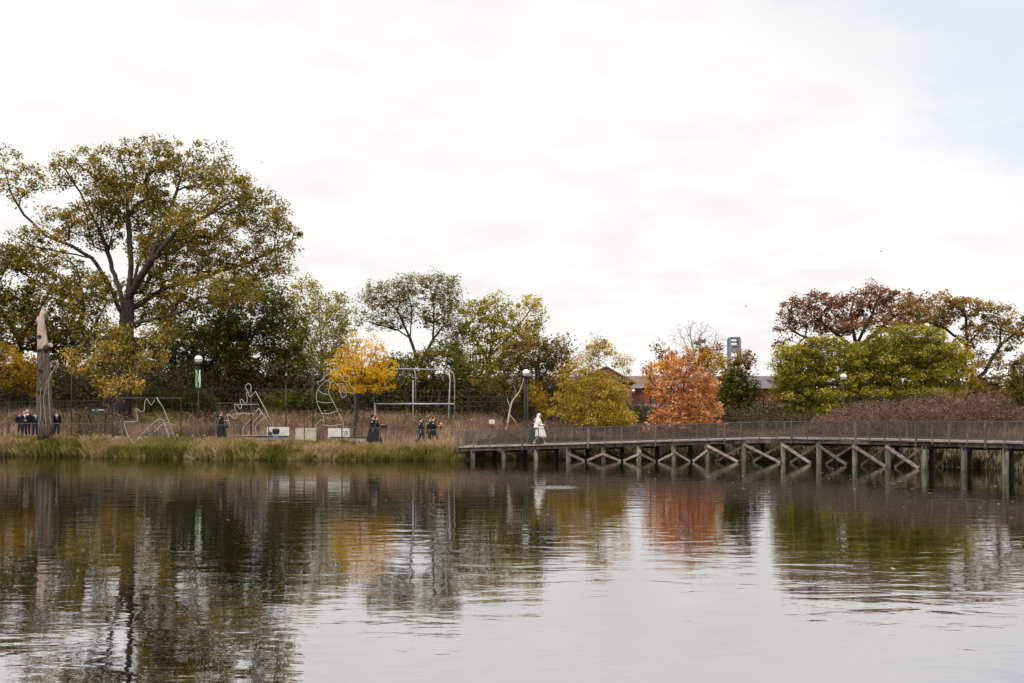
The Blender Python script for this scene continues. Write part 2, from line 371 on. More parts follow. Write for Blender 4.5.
def tree(name,label,cat,D,trunk,limbs,blobs,mat,trunk_r,spacing=.9,per=24,rad=.55,leaf=.2,bark='bark_dark',group=None,carve=0,zmin_py=None,
         tintfun=None,seed=1,bare=0,aspect=.6,shell=.35,up=.4,balance=.25,base=None,flat=.8,rise=.12,cs=2.0,cvar=.45):
    rng=np.random.default_rng(seed*101+5)
    L=[[np.array(W(p[0],p[1],D+(p[2] if len(p)>2 else 0))) for p in line] for line in [trunk]+limbs]
    b=L[0][0]; b[2]=float(gz(b[0],b[1]))-.05
    root=thing(name,label,cat,(b[0],b[1],b[2]),0,group)
    spacing*=.84; per=int(per*3.1) if not bare else per; leaf*=.93 if not bare else 1; carve*=.8
    A=sample_blobs(blobs,D,spacing,rng,shell,carve,cs,seed)
    zmin=W(0,zmin_py,D).z if zmin_py else A[:,2].min()-.5
    pos,par,ns=grow(L,A,zmin,rng,balance,up=rise)
    link_mesh('trunk',branch_mesh('trunk',pos,par,trunk_r,ns),M[bark],root)
    leafy=A if not bare else A[rng.random(len(A))>bare]
    tb=tintfun(leafy) if tintfun else None
    V,Fc,t=leaf_cloud(leafy,per,rad,leaf,up,aspect,flat,tb,rng,cvar=cvar)
    link_mesh('crown',np_mesh('crown',V,Fc,t),M[mat],root)
    return root

# 1 big oak
def oaktint(A): return np.clip((9-A[:,2])*.06,-.12,.32)
tree('oak_tree','huge spreading olive gold oak with thick trunk, tallest tree of the left bank','tree',78,
  [(124,412),(124,380),(125,350),(127,320),(128,300)],
  [[(126,322),(108,282,-1),(92,258,-2),(72,246,-3),(46,236,-3),(24,215,-3),(10,190,-3),(4,168,-3)],
   [(92,258,-2),(60,252,-4),(30,245,-4),(10,230,-4)],
   [(128,305),(131,260,1),(128,215,1),(126,175,1),(118,150,1)],[(126,312),(104,240,3),(84,200,3),(66,170,2),(52,158,1)],
   [(128,300),(150,262,-2),(176,232,-3),(214,212,-3),(252,190,-3)],[(150,262,-2),(168,215,-1),(182,175,0),(190,150,0)],
   [(128,312),(165,288,3),(205,276,4),(250,262,4),(288,245,4)],[(205,276,4),(240,285,3),(276,280,2)],
   [(128,325),(170,315,-4),(215,300,-5),(255,300,-5)],[(126,330),(150,322,5),(180,330,7)],[(128,300),(150,230,5),(160,180,6)]],
  [(20,180,20,26,-3,.8),(8,160,9,10,-3),(62,172,20,16,1),(100,165,26,22,1),(150,158,32,20,1),(196,165,34,26,0),(130,200,45,28,2,.9),
   (228,196,30,26,-2),(205,222,42,26,-2),(262,215,28,24,1),(284,236,20,18,3),(255,262,38,20,3),(282,268,15,10,3),(180,255,45,30,1,.9),(60,222,22,18,-1),(95,225,28,26,2),
   (38,238,22,10,-4),(214,290,46,18,-3),(150,300,36,24,3),(96,290,20,18,-2),(110,340,26,16,-3),(92,362,26,18,-4),(142,352,30,18,-4),(160,335,22,20,-3),(118,385,26,10,-5),(150,238,26,18,4),(118,192,20,16,3),(80,215,20,13,2),(168,215,22,16,3),(84,342,14,12,-4)],
  'oak',.62,spacing=.98,per=27,rad=.66,leaf=.205,bark='bark',carve=.38,zmin_py=345,tintfun=oaktint,seed=3,shell=.25,cs=1.7,balance=.2)
# 2 trees behind on the left
tree('shade_tree','dark olive broad tree at left edge behind the broken dead trunk','tree',94,[(14,405),(16,370),(22,340)],
  [[(22,345),(0,310),(-20,280)],[(22,340),(45,300),(60,270)],[(20,350),(-10,335),(-40,330)]],
  [(10,280,38,36),(-30,300,35,40),(55,310,30,36),(20,330,46,24),(35,265,26,18),(70,345,24,20,3),(-5,250,20,14)],
  'olive_dark',.38,spacing=1.15,per=26,rad=.8,leaf=.28,carve=.3,seed=4,zmin_py=375,cs=2.2)
tree('shade_tree','olive tree with crooked bare limbs seen between the dead trunk and the huge oak','tree',98,[(72,405),(73,360),(70,335)],
  [[(72,350),(95,325),(108,300)],[(70,335),(55,320),(42,322)],[(72,345),(84,310),(80,280)]],
  [(85,290,26,26),(60,270,24,24),(95,330,22,24),(60,350,22,18)],
  'olive_dark',.30,spacing=1.25,per=22,rad=.75,leaf=.28,carve=.4,seed=5,zmin_py=385,cs=2.4)
tree('amber_tree','low amber orange tree behind the men at the left edge','tree',84,[(10,408),(10,390)],[[(10,395),(30,375)],[(10,395),(-12,375)]],
  [(12,372,30,20),(-22,370,24,20),(36,384,16,12),(0,352,18,10)],'orange_low',.14,spacing=.8,per=24,rad=.55,leaf=.2,seed=6,zmin_py=405,carve=.25)
# evergreens
tree('evergreen_tree','very dark evergreen right of the huge oak trunk, behind the bannered lamp','tree',96,[(172,405),(172,370),(172,320)],[],
  [(172,375,28,32),(172,345,24,30),(172,318,14,20),(150,390,24,18),(196,372,20,28)],'evergreen',.25,spacing=1.05,per=34,rad=.8,leaf=.26,seed=7,zmin_py=405,flat=.6)
tree('evergreen_tree','very dark evergreen standing right of the bannered lamp','tree',97,[(226,405),(226,370),(226,335)],[],
  [(226,375,30,30),(226,345,24,26),(212,392,40,14),(205,350,18,20)],'evergreen',.25,spacing=1.05,per=34,rad=.8,leaf=.26,seed=8,zmin_py=405,flat=.6)
tree('evergreen_tree','dark evergreen half hidden behind the huge oak trunk','tree',99,[(118,405),(118,370),(118,345)],[],
  [(112,380,34,24),(120,355,24,20),(60,385,34,18),(30,385,30,22)],'evergreen',.22,spacing=1.1,per=30,rad=.8,leaf=.26,seed=9,zmin_py=405,flat=.6)
tree('maple_tree','mid green rounded tree under the right side of the huge oak crown','tree',90,[(252,408),(252,380),(248,345)],
  [[(250,355),(225,320),(205,300)],[(248,345),(270,310),(280,285)],[(250,362),(285,345)]],
  [(250,310,44,34),(285,335,26,34),(215,325,34,28),(262,360,40,22),(290,372,26,22)],'green_mid',.3,spacing=1.0,per=24,rad=.7,leaf=.25,seed=10,zmin_py=390,carve=.3)
tree('ash_tree','wispy pale yellow green tree between the mid green tree and the bright yellow tree','tree',100,[(322,405),(322,360),(320,330)],
  [[(322,350),(308,310),(300,285)],[(320,335),(335,305),(345,290)],[(322,345),(318,300),(315,280)]],
  [(318,335,34,34),(308,300,20,22),(335,310,18,18),(322,372,36,24),(298,350,18,20),(350,345,12,20)],'pale_yellow',.2,spacing=1.0,per=22,rad=.8,leaf=.22,seed=11,carve=.35,zmin_py=390,bark='bark_pale')
# honey locust
tree('locust_tree','open crowned honey locust with dark forking limbs above the pipe frame','tree',92,[(426,408),(426,385),(420,365)],
  [[(421,368),(410,338),(398,312),(380,292)],[(410,338),(398,330),(378,325),(362,320)],[(420,365),(433,340),(434,310),(430,285)],[(433,340),(448,320),(452,300)],[(410,338),(412,312),(408,290)]],
  [(385,296,26,15),(365,305,12,10),(415,284,20,10),(437,288,24,14),(440,312,24,20),(395,318,20,10),(372,322,16,9),(455,330,14,16),(412,300,22,10),(440,278,16,5)],
  'locust',.20,spacing=.85,per=30,rad=.65,leaf=.19,seed=12,carve=.5,zmin_py=378,cs=1.5,balance=.15,up=1.2)
tree('locust_tree','dark green low tree filling behind the pipe frame','tree',88,[(436,408),(436,385)],[[(436,390),(410,370)],[(436,390),(460,365)]],
  [(400,380,34,24),(440,368,30,26),(462,385,26,22),(372,388,26,18)],'green_mid',.2,spacing=.95,per=26,rad=.7,leaf=.24,seed=13,zmin_py=405,carve=.15)
tree('ginkgo_tree','bright golden yellow young tree behind the curled wire figure','tree',68,[(357,436),(357,400),(360,385),(362,350)],
  [[(358,395),(342,375),(330,358)],[(358,395),(380,372),(392,358)],[(360,385),(350,355),(346,340)],[(360,385),(374,355),(378,340)]],
  [(360,350,11,17),(346,360,13,15),(378,356,12,18),(362,374,33,9),(337,376,11,6),(389,375,9,5),(361,389,26,4),(372,345,7,13),(350,345,6,10),(340,386,12,3),(384,387,12,3),(362,365,20,14),(336,366,9,9),(391,364,7,9),(356,338,6,8),(345,380,16,6)],
  'ginkgo',.11,spacing=.5,per=17,rad=.27,leaf=.125,seed=14,carve=.5,zmin_py=398,cs=.9,aspect=.5,rise=.25)
tree('oak_tree','tall yellow green oak left of centre with sky showing through','tree',95,[(488,408),(488,380),(490,355)],
  [[(489,362),(470,330),(462,305)],[(490,355),(512,335),(530,310)],[(490,350),(495,325),(498,305)],[(489,365),(520,350)]],
  [(472,320,22,20),(500,312,24,17),(530,316,18,18),(515,338,28,16),(470,350,24,22),(498,352,26,20),(538,330,10,12),(480,375,30,18)],
  'yellowgreen',.3,spacing=.95,per=24,rad=.64,leaf=.23,seed=15,carve=.35,zmin_py=390,cs=1.5)
tree('plain_tree','dense brownish green tree behind the middle globe lamp','tree',84,[(535,412),(536,390),(536,375)],[[(536,385),(515,360)],[(536,385),(555,360)]],
  [(530,355,30,20),(510,380,24,24),(550,375,24,26),(530,395,34,16),(560,350,10,12)],'browngreen',.22,spacing=.85,per=26,rad=.6,leaf=.22,seed=16,zmin_py=405,carve=.15)
tree('crabapple_tree','thin purplish tree top poking up between the brownish tree and the ochre tree','tree',101,[(562,405),(562,360),(560,345)],[],
  [(562,345,14,12),(570,355,12,12),(552,350,8,8)],'redoak',.12,spacing=.9,per=7,rad=.6,leaf=.22,seed=17,carve=.4)
tree('willow_tree','broad ochre yellow tree right of the middle lamp, close behind the boardwalk','tree',70,[(590,436),(590,415),(592,395)],
  [[(591,405),(572,385),(562,372)],[(592,395),(598,370),(600,348)],[(591,405),(615,390),(625,375)]],
  [(598,362,13,18),(600,348,15,9),(575,378,16,16),(595,395,30,24),(612,396,17,22),(565,405,14,18),(600,418,36,14),(620,362,8,8),(585,368,10,12),(629,376,4,8)],
  'willow',.13,spacing=.6,per=34,rad=.45,leaf=.13,seed=18,zmin_py=430,carve=.22,cs=1.2,tintfun=lambda A:np.clip((A[:,0]-6.2)*.0+(5.0-A[:,2])*.04,-.25,.2))
tree('oak_tree','salmon orange bushy oak leaning over the boardwalk rail','tree',66,[(688,438),(688,420),(688,395)],[[(688,420),(670,400)],[(688,415),(705,395)]],
  [(686,372,12,16),(690,356,6,8),(697,382,13,18),(671,388,14,17),(706,390,12,20),(688,402,22,16),(684,418,30,14),(660,414,10,9),(714,408,7,12),(664,425,14,8),(714,427,8,10),(650,428,6,5),(679,363,6,8)],
  'salmon',.15,spacing=.56,per=22,rad=.4,leaf=.16,seed=19,zmin_py=436,carve=.38,cs=1.1)
tree('maple_tree','orange maple showing left of the salmon oak','tree',80,[(664,412),(664,395),(664,380)],[[(664,395),(650,380)]],
  [(659,376,15,18),(670,366,12,14),(655,392,10,11),(646,384,6,8),(705,362,10,8)],'orange',.13,spacing=.7,per=22,rad=.5,leaf=.19,seed=20,carve=.2)
tree('maple_tree','rust red tree top between the orange maple and the bare tree','tree',92,[(672,408),(672,380),(673,365)],[],
  [(668,358,12,12),(680,368,14,12),(712,352,14,10),(700,345,10,8),(660,350,6,6)],'rust',.16,spacing=.85,per=14,rad=.55,leaf=.22,seed=21,carve=.3)
tree('bare_tree','leafless grey twigged tree rising above the salmon oak','tree',90,[(694,410),(694,375),(694,355)],
  [[(694,362),(684,340),(676,326)],[(694,358),(700,335),(702,322)],[(694,355),(690,330),(688,320)],[(694,366),(714,345),(722,335)]],
  [(694,333,15,14),(680,338,13,13),(708,336,13,13),(722,345,12,12),(690,356,24,10)],'rust',.16,spacing=.5,per=2,rad=.5,leaf=.16,seed=22,bark='bark_pale',bare=.85,carve=.1,balance=.15)
tree('maple_tree','yellow orange maple between the salmon oak and the green and red maple','tree',80,[(720,412),(720,390)],[],
  [(714,372,18,18),(727,383,14,16),(718,395,20,14),(706,360,12,10),(724,364,8,8)],'orange_low',.13,spacing=.7,per=18,rad=.5,leaf=.2,seed=23,carve=.35)
tree('maple_tree','young green maple turning red at the top below the steel tower','tree',76,[(737,430),(737,405),(738,380)],[],
  [(741,372,13,18),(745,390,17,14),(733,392,14,14),(745,357,8,8),(737,402,18,7)],'greenred',.10,spacing=.6,per=26,rad=.42,leaf=.19,seed=24,carve=.15,
  tintfun=lambda A:np.clip((A[:,2]-5.2)*.17-.12,-.2,.55))
# right: lime trees
tree('elm_tree','wide bright lime green tree left of the right hand lamp','tree',76,[(808,428),(810,400),(812,385)],
  [[(811,395),(790,370),(780,350)],[(812,385),(830,360),(835,345)],[(811,390),(812,360)]],
  [(800,352,24,8),(826,345,20,9),(788,366,18,8),(818,364,26,9),(845,360,16,10),(796,381,26,8),(833,380,22,8),(782,392,12,8),(815,397,38,9),(812,408,24,6),(808,342,8,5),(805,370,26,22,2),(838,366,16,18,2),(794,392,20,12,2)],'lime',.18,spacing=.66,per=32,rad=.5,leaf=.18,seed=25,flat=.55,carve=.12,zmin_py=405,cs=1.4)
tree('elm_tree','wide lime green tree behind and right of the right hand lamp','tree',77,[(880,428),(880,400),(882,380)],
  [[(881,390),(862,362),(852,345)],[(882,382),(905,355),(915,338)],[(881,385),(886,350)]],
  [(865,348,22,9),(893,336,24,9),(921,334,22,9),(880,360,26,9),(914,354,28,10),(940,347,14,9),(860,374,22,8),(895,376,28,9),(930,372,20,10),(870,392,30,8),(912,394,34,9),(905,326,12,5),(888,362,34,24,2),(925,362,26,22,2),(862,372,18,18,2)],'lime',.2,spacing=.68,per=32,rad=.5,leaf=.18,seed=26,flat=.55,carve=.12,zmin_py=405,cs=1.4)
tree('elm_tree','thin lime and olive tree with sky gaps left of the twisted oak','tree',79,[(944,428),(942,400),(940,380)],
  [[(941,390),(925,360)],[(940,380),(952,350),(950,340)]],
  [(935,355,20,20),(950,370,16,22),(932,385,18,14),(945,345,14,10),(958,352,14,12),(962,376,14,16),(945,392,22,10)],'yellowgreen',.13,spacing=.75,per=24,rad=.5,leaf=.2,seed=27,carve=.45,zmin_py=405,cs=1.3)
tree('oak_tree','large red brown oak rising above the lime trees','tree',102,[(855,410),(855,370),(856,345)],
  [[(856,350),(825,325),(800,305)],[(856,345),(850,315),(855,295)],[(856,350),(890,320),(910,305)],[(856,355),(800,335),(785,325)],[(856,345),(872,315),(880,295)]],
  [(800,314,22,18),(822,302,18,12),(786,332,10,14),(848,308,24,14),(872,298,22,11),(900,305,24,14),(838,325,30,10),(885,322,30,10),(868,290,14,6),(920,308,14,12),(782,350,8,12),(934,306,13,12),(930,324,14,12)],
  'redoak',.4,spacing=.98,per=24,rad=.66,leaf=.25,seed=28,carve=.25,zmin_py=365,cs=1.7,tintfun=lambda A:(A[:,0]-36)*.012)
tree('oak_tree','twisted olive brown oak with dark leaning trunks at the right edge','tree',84,[(958,425),(960,395),(955,370)],
  [[(955,372),(968,345),(966,318),(962,302)],[(958,395),(985,372),(1000,345),(1003,315)],[(1000,345),(1020,330),(1040,315)],[(968,345),(985,325)]],
  [(965,308,20,12),(945,318,12,12),(998,315,16,14),(1008,335,14,16),(975,335,18,12),(1035,325,16,16),(940,303,14,10),(925,322,14,12),(915,308,12,9),(965,362,20,14),(990,388,22,14),(1000,360,12,10),(1022,372,14,18)],
  'oliveoak',.3,spacing=.8,per=26,rad=.55,leaf=.22,seed=29,carve=.45,zmin_py=390,cs=1.4,balance=.15)
tree('bush_tree','dark green bush with yellow leaves cut by the right frame edge','tree',62,[(1035,436),(1034,415)],[],
  [(1030,395,26,24),(1022,415,20,14),(1040,370,16,12),(1012,402,8,10)],'greenred',.12,spacing=.6,per=26,rad=.45,leaf=.17,seed=30,zmin_py=432,carve=.15)
tree('sapling','slim sapling with drooping apricot leaves right of the middle lamp post','tree',72,[(534,436),(534,405),(533,378)],[],
  [(534,385,6,10),(538,398,10,10),(545,412,9,7)],'orange_low',.045,spacing=.42,per=10,rad=.3,leaf=.14,seed=31,carve=.3)
tree('fig_shrub','small fresh green large leaved shrub below the right hand lamp','shrub',66,[(829,438),(829,425)],[],
  [(829,414,10,8),(820,420,6,5),(838,410,6,5)],'lime',.04,spacing=.4,per=12,rad=.26,leaf=.26,seed=32)
for i,(px,lab) in enumerate([(158,'dark green shrub behind the toothed wire outline nearest the oak trunk'),(196,'dark green shrub beneath the bannered lamp'),(282,'dark green shrub behind the boy seated on the wall'),(318,'dark green shrub behind the curled wire figure')]):
    tree('green_shrub',lab,'shrub',77,[(px,425),(px,410)],[],[(px,403,20,13),(px+12,408,12,9)],'green_mid',.05,spacing=.55,per=22,rad=.42,leaf=.16,seed=40+i,tintfun=lambda A:np.full(len(A),-.25),group='green shrubs behind the tall fence')  # tint shifted to the darker end of the green ramp

# masses
def mass(name,label,mat,xr,dr,hfun,n,per,rad,leaf,seed,group=None,gate=None,aspect=.5,flat=.8):
    rng=np.random.default_rng(seed); px=rng.uniform(*xr,n); D=rng.uniform(*dr,n)
    x=(px-512)/F*D; g=gz(x,D); q_=np.stack([x*.8,D*.3,0*x],1); h=hfun(px)*(.86+.17*vnoise(q_,.9,seed)+.16*vnoise(q_,.33,seed+2)); z=g+h*rng.random(n)**.85
    C=np.stack([x,D,z],1)
    if gate is not None: C=C[vnoise(np.stack([x,D,0*x],1),1.6,seed)>gate]
    V,Fc,t=leaf_cloud(C,per,rad,leaf,.3,aspect,flat,None,rng)
    o=link_mesh(name,np_mesh(name,V,Fc,t),M[mat]); return tag(o,label,'undergrowth',group,'stuff')
I=np.interp
mass('undergrowth','dark undergrowth closing the view behind the tall fence','scrub_dark',(-150,1180),(86,104),lambda p:I(p,[-150,0,200,460,560,640,700,780,1000,1180],[8,7,6.6,5.5,4,2.1,2.1,2.6,4.4,5]),15000,18,.8,.28,61)
mass('distant_woods','far green treeline beyond the brick building','browngreen',(-250,1300),(150,185),lambda p:I(p,[-250,300,460,560,650,760,860,1300],[9,9,8,4.5,4,6,8,9]),9000,18,1.3,.6,62)
mass('seedhead_thicket','tall mauve brown dried goldenrod thicket behind the right hand boardwalk','thicket',(812,1032),(56,67),lambda p:I(p,[810,835,870,900,960,1005,1040],[1.5,2.4,2.6,2.7,3.1,2.8,1.2]),6500,20,.24,.085,63,gate=-.62)
mass('brown_brush','low dark brown brush behind the boardwalk bend','scrub_dark',(700,842),(67,74),lambda p:I(p,[690,720,770,830],[1.7,2.1,1.9,1.5]),2600,14,.34,.13,64)
mass('grey_brush','grey mauve twiggy brush behind the left end of the boardwalk','thicket',(452,575),(65,72),lambda p:I(p,[450,500,575],[1.3,1.6,1.5]),2600,10,.26,.07,65)
mass('bank_scrub','dark brown scrub on the shaded bank under the boardwalk','scrub_dark',(600,1060),(57.5,64),lambda p:1.0+0*p,2600,12,.25,.09,68,gate=-.2)
mass('meadow_brush','mauve brown brush patches rising through the dry meadow','thicket',(-40,470),(70,78),lambda p:1.75+0*p,2000,12,.26,.08,66,gate=.3)
mass('meadow_weeds','dull green weed patches among the dry meadow','green_mid',(60,470),(68,77),lambda p:1.7+.4*np.sin(p*.05),4200,14,.26,.09,67,gate=.22)


def blades(P,h,w,lean,rng,tint,name,mat,label,cat='grass'):
    n=len(P); a=rng.uniform(0,2*np.pi,n); side=np.stack([np.cos(a),np.sin(a)*.5,np.zeros(n)],1)
    le=np.stack([rng.normal(0,1,n),rng.normal(0,1,n),np.zeros(n)],1)*(lean*h)[:,None]
    w=w[:,None] if hasattr(w,'__len__') else np.full((n,1),w)
    V=np.empty((n,5,3)); up=np.array([0,0,1.])
    V[:,0]=P-side*w; V[:,1]=P+side*w; m=P+up*h[:,None]*.55+le*.4
    V[:,2]=m+side*w*.8; V[:,3]=P+up*h[:,None]+le; V[:,4]=m-side*w*.8
    o=link_mesh(name,np_mesh(name,V.reshape(-1,3),np.arange(n*5).reshape(n,5),np.clip(tint,0,1)),M[mat])
    return tag(o,label,cat,None,'stuff')
def bank_points(n,xr,dr,rng):
    x=rng.uniform(*xr,n); d=rng.uniform(*dr,n); dx=(shore(x+.5)-shore(x-.5)); y=shore(x)+d*np.sqrt(1+dx**2); return x,y,d
rng=np.random.default_rng(5)
# shore reeds
x,y,d=bank_points(42000,(-44,-3.0),(-.25,1.45),rng); P=np.stack([x,y,gz(x,y)-.04],1)
cl=vnoise(P,.9,2)*.5+vnoise(P,2.6,4)*.6
h=(.24+.20*np.clip(cl,-1,1)+rng.random(len(x))**2*.3)*I(d,[-.3,.2,.7,1.5],[1.5,1.3,.7,.5]); h=np.clip(h,.06,.7)
big=vnoise(P,3.2,9)*.6+vnoise(P,1.1,12)*.45
blades(P,h,rng.uniform(.012,.026,len(x)),.28,rng,.53+.42*big+rng.normal(0,.15,len(x))-.28*(d<.35),'shore_reeds','reed','green and straw reeds fringing the left bank at the waterline','reeds')
# tussocks: each a fan of blades with its own height and colour
def tussocks(n,xr,dr,hr,seed,name,label,tint0,mt='reed'):
    rng=np.random.default_rng(seed); cx,cy,cd=bank_points(n,xr,dr,rng); k=80
    H=rng.uniform(*hr,n)*(1+.35*vnoise(np.stack([cx,cy,0*cx],1),1.7,seed)); T=tint0+.30*vnoise(np.stack([cx,cy,0*cx],1),2.3,seed+3)+rng.normal(0,.16,n)
    H=H*I(cx,[-28,-26,-21.5,-19.5],[1,.5,.5,1])*I(cx,[-17,-16,-13.5,-12],[1,.7,.7,1]); R=rng.uniform(.10,.34,n); ii=np.repeat(np.arange(n),k); a=rng.uniform(0,2*np.pi,n*k); r=np.sqrt(rng.random(n*k))*R[ii]
    x=cx[ii]+r*np.cos(a); y=cy[ii]+r*np.sin(a); P=np.stack([x,y,np.maximum(gz(x,y),-.25)-.03],1)
    h=H[ii]*rng.uniform(.55,1.05,n*k); m=n*k
    side=np.stack([-np.sin(a),np.cos(a),np.zeros(m)],1); out=np.stack([np.cos(a),np.sin(a),np.zeros(m)],1)*((r/R[ii])*h*rng.uniform(.1,.55,m))[:,None]
    w=rng.uniform(.008,.017,(m,1)); up=np.array([0,0,1.]); V=np.empty((m,5,3))
    V[:,0]=P-side*w; V[:,1]=P+side*w; mid=P+up*h[:,None]*.6+out*.45; V[:,2]=mid+side*w*.8; V[:,3]=P+up*h[:,None]+out*1.2; V[:,4]=mid-side*w*.8
    o=link_mesh(name,np_mesh(name,V.reshape(-1,3),np.arange(m*5).reshape(m,5),np.clip(T[ii]+rng.normal(0,.08,m),0,1)),M[mt]); return tag(o,label,'reeds',None,'stuff')
tussocks(620,(-44,-3.2),(-.2,.55),(.35,.8),71,'reed_tussocks','clumped green and straw coloured reed tussocks along the left waterline',.45)
tussocks(300,(-44,-3.2),(.5,1.4),(.15,.4),72,'straw_tussocks','short straw coloured tussocks on top of the left bank',.72)
tussocks(150,(-1,40),(-.3,1.2),(.25,.6),73,'shade_toned_tussocks','shade toned tussocks on the bank under the boardwalk',.45,'bank_weed')
# tall arching clump
cx=np.repeat((rng.uniform(425,455,9)-512)/F*61.2,60); x=cx+rng.normal(0,.12,540); y=shore(x)+.5+rng.normal(0,.15,540)
P=np.stack([x,y,gz(x,y)],1); blades(P,rng.uniform(.6,1.25,540),.016,.4,rng,.75+rng.normal(0,.15,540),'arching_reeds','reed','tall pale arching reeds where the boardwalk meets the bank','reeds')
x,y,d=bank_points(30000,(-2.2,40),(-.4,2.2),rng); P=np.stack([x,y,gz(x,y)-.03],1)
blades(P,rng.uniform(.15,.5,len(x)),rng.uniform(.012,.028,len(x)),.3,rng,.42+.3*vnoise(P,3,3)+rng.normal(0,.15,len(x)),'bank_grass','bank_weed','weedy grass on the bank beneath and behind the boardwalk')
# meadow of dry grass
x,y,d=bank_points(95000,(-46,-1),(3.6,17),rng); k=(vnoise(np.stack([x,y,0*x],1),1.4,7)>-.55); x=x[k];y=y[k];d=d[k]
P=np.stack([x,y,gz(x,y)-.03],1); h=np.clip((.62+.5*vnoise(P,2.0,3)+.35*vnoise(P,.7,5)+rng.random(len(x))**2*.6)*I(d,[3.6,5,9,17],[.7,1,1.25,1.3]),.15,2.1)
blades(P,h,rng.uniform(.010,.024,len(x)),.2,rng,.60+.40*vnoise(P,2.6,6)+.26*vnoise(P,.7,16)+rng.normal(0,.17,len(x)),'dry_meadow','dry','tan and pinkish dry meadow grass behind the bank path')
x,y,d=bank_points(42000,(-1,42),(2.2,14),rng); P=np.stack([x,y,gz(x,y)-.03],1)
blades(P,np.clip(.5+.3*vnoise(P,2,3)+rng.random(len(x))*.4,.2,1.2),rng.uniform(.012,.024,len(x)),.22,rng,.32+.3*vnoise(P,3.5,6)+rng.normal(0,.17,len(x)),'dry_meadow','dry','dull dry grass behind the boardwalk')
# seedheads over the meadow
x,y,d=bank_points(3200,(-46,-1),(4,15),rng); k=vnoise(np.stack([x,y,0*x],1),2.2,1)>-.1; x=x[k];y=y[k]
C=np.stack([x,y,gz(x,y)+rng.uniform(.4,1.7,len(x))],1); V,Fc,t=leaf_cloud(C,16,.22,.075,.3,.6,1.0,None,rng)
tag(link_mesh('meadow_seedheads',np_mesh('meadow_seedheads',V,Fc,t),M['dry']),'pale seedheads standing among the dry meadow grass','seedheads',None,'stuff')
x,y,d=bank_points(38,(-36,-3.2),(.3,1.5),rng); C=np.stack([x,y,gz(x,y)+rng.uniform(.2,.5,len(x))],1); V,Fc,t=leaf_cloud(C,9,.09,.07,.3,.8,.8,None,rng)
tag(link_mesh('yellow_flowers',np_mesh('yellow_flowers',V,Fc,t),M['flower']),'small yellow flower heads in the shore reeds','flowers',None,'stuff')

rng=np.random.default_rng(77); n=260; x=np.concatenate([rng.uniform(-22,20,n//2),rng.normal(14,4,n//2)]); y=np.concatenate([rng.uniform(12,58,n//2),rng.normal(36,8,n//2)]); k=(y<shore(x)-3)&(y>8); x=x[k];y=y[k]
a=rng.uniform(0,6.3,len(x)); r_=rng.uniform(.03,.07,len(x)); V=np.empty((len(x),4,3)); V[:,:,2]=.008
for q,(dx,dy) in enumerate(((-1,0),(0,-.6),(1,0),(0,.6))): V[:,q,0]=x+(dx*np.cos(a)-dy*np.sin(a))*r_; V[:,q,1]=y+(dx*np.sin(a)+dy*np.cos(a))*r_
V[:,2,2]=.02
tag(link_mesh('floating_leaves',np_mesh('floating_leaves',V.reshape(-1,3),np.arange(len(x)*4).reshape(-1,4),rng.random(len(x))),M['dry']),'scattered fallen leaves floating on the pond','leaves',None,'stuff')
# ------------------------------------------------------------ boardwalk
FR=[(-3.3,60.7,.84),(15.0,57.6,1.45),(18.3,54.0,1.45),(22.6,45.6,1.45),(26.5,37,1.45),(33,23,1.45)]
FR=[Vector(p) for p in FR]; DW=2.3
def polylen(P): 
    s=[0]
    for a,b in zip(P[:-1],P[1:]): s.append(s[-1]+(b-a).length)
    return s
FS=polylen(FR)
def at(s,off=0.0):
    s=min(max(s,0),FS[-1]-1e-4)
    for i in range(len(FR)-1):
        if s<=FS[i+1]: break
    def nrm(k):
        d=(FR[k+1]-FR[k]); n=Vector((-d.y,d.x,0)).normalized(); return n
    t=(s-FS[i])/(FS[i+1]-FS[i]); p=FR[i].lerp(FR[i+1],t)
    n=nrm(i); da=s-FS[i]; db=FS[i+1]-s; w=.8
    if da<w and i>0: n=(n*(.5+.5*da/w)+nrm(i-1)*(.5-.5*da/w)).normalized()
    if db<w and i<len(FR)-2: n=(n*(.5+.5*db/w)+nrm(i+1)*(.5-.5*db/w)).normalized()
    return p+n*off
bw=thing('boardwalk','long weathered timber boardwalk on piles with mesh railings over the pond','boardwalk',FR[0])
TOT=FS[-1]
dk=MB(); s=0
while s<TOT-.2:
    a,b=at(s+.006,0),at(s+.006,DW); c,d_=at(s+.134,DW),at(s+.134,0); z=random.uniform(-.004,.004)
    up=Vector((0,0,z)); dn=Vector((0,0,-.045))
    dk.add([a+up,b+up,c+up,d_+up,a+dn,b+dn,c+dn,d_+dn],[(0,3,2,1),(4,5,6,7),(0,1,5,4),(1,2,6,5),(2,3,7,6),(3,0,4,7)]); s+=.14
dk.build('deck',M['deck'],bw)
for off in(-.035,DW+.035):
    s=0
    while s<TOT-.1:
        e=min(s+3.6,TOT); fa=MB(); q=[at(s+(e-s)*i/4,off)+Vector((0,0,-.04)) for i in range(5)]
        for i in range(4): fa.beam(q[i],q[i+1],.05,.08)
        fa.build('edge_board',M['fascia'],bw); s=e
s=0; jb=0
while s<TOT-.1:
    e=min(s+2.75,TOT); m=MB()
    for off in(.10,DW*.5,DW-.10): m.beam(at(s+.02,off)+Vector((0,0,-.20)),at(e-.02,off)+Vector((0,0,-.20)),.09,.2)
    if jb<40: m.build('joist',M['beam'],bw)
    s=e; jb+=1
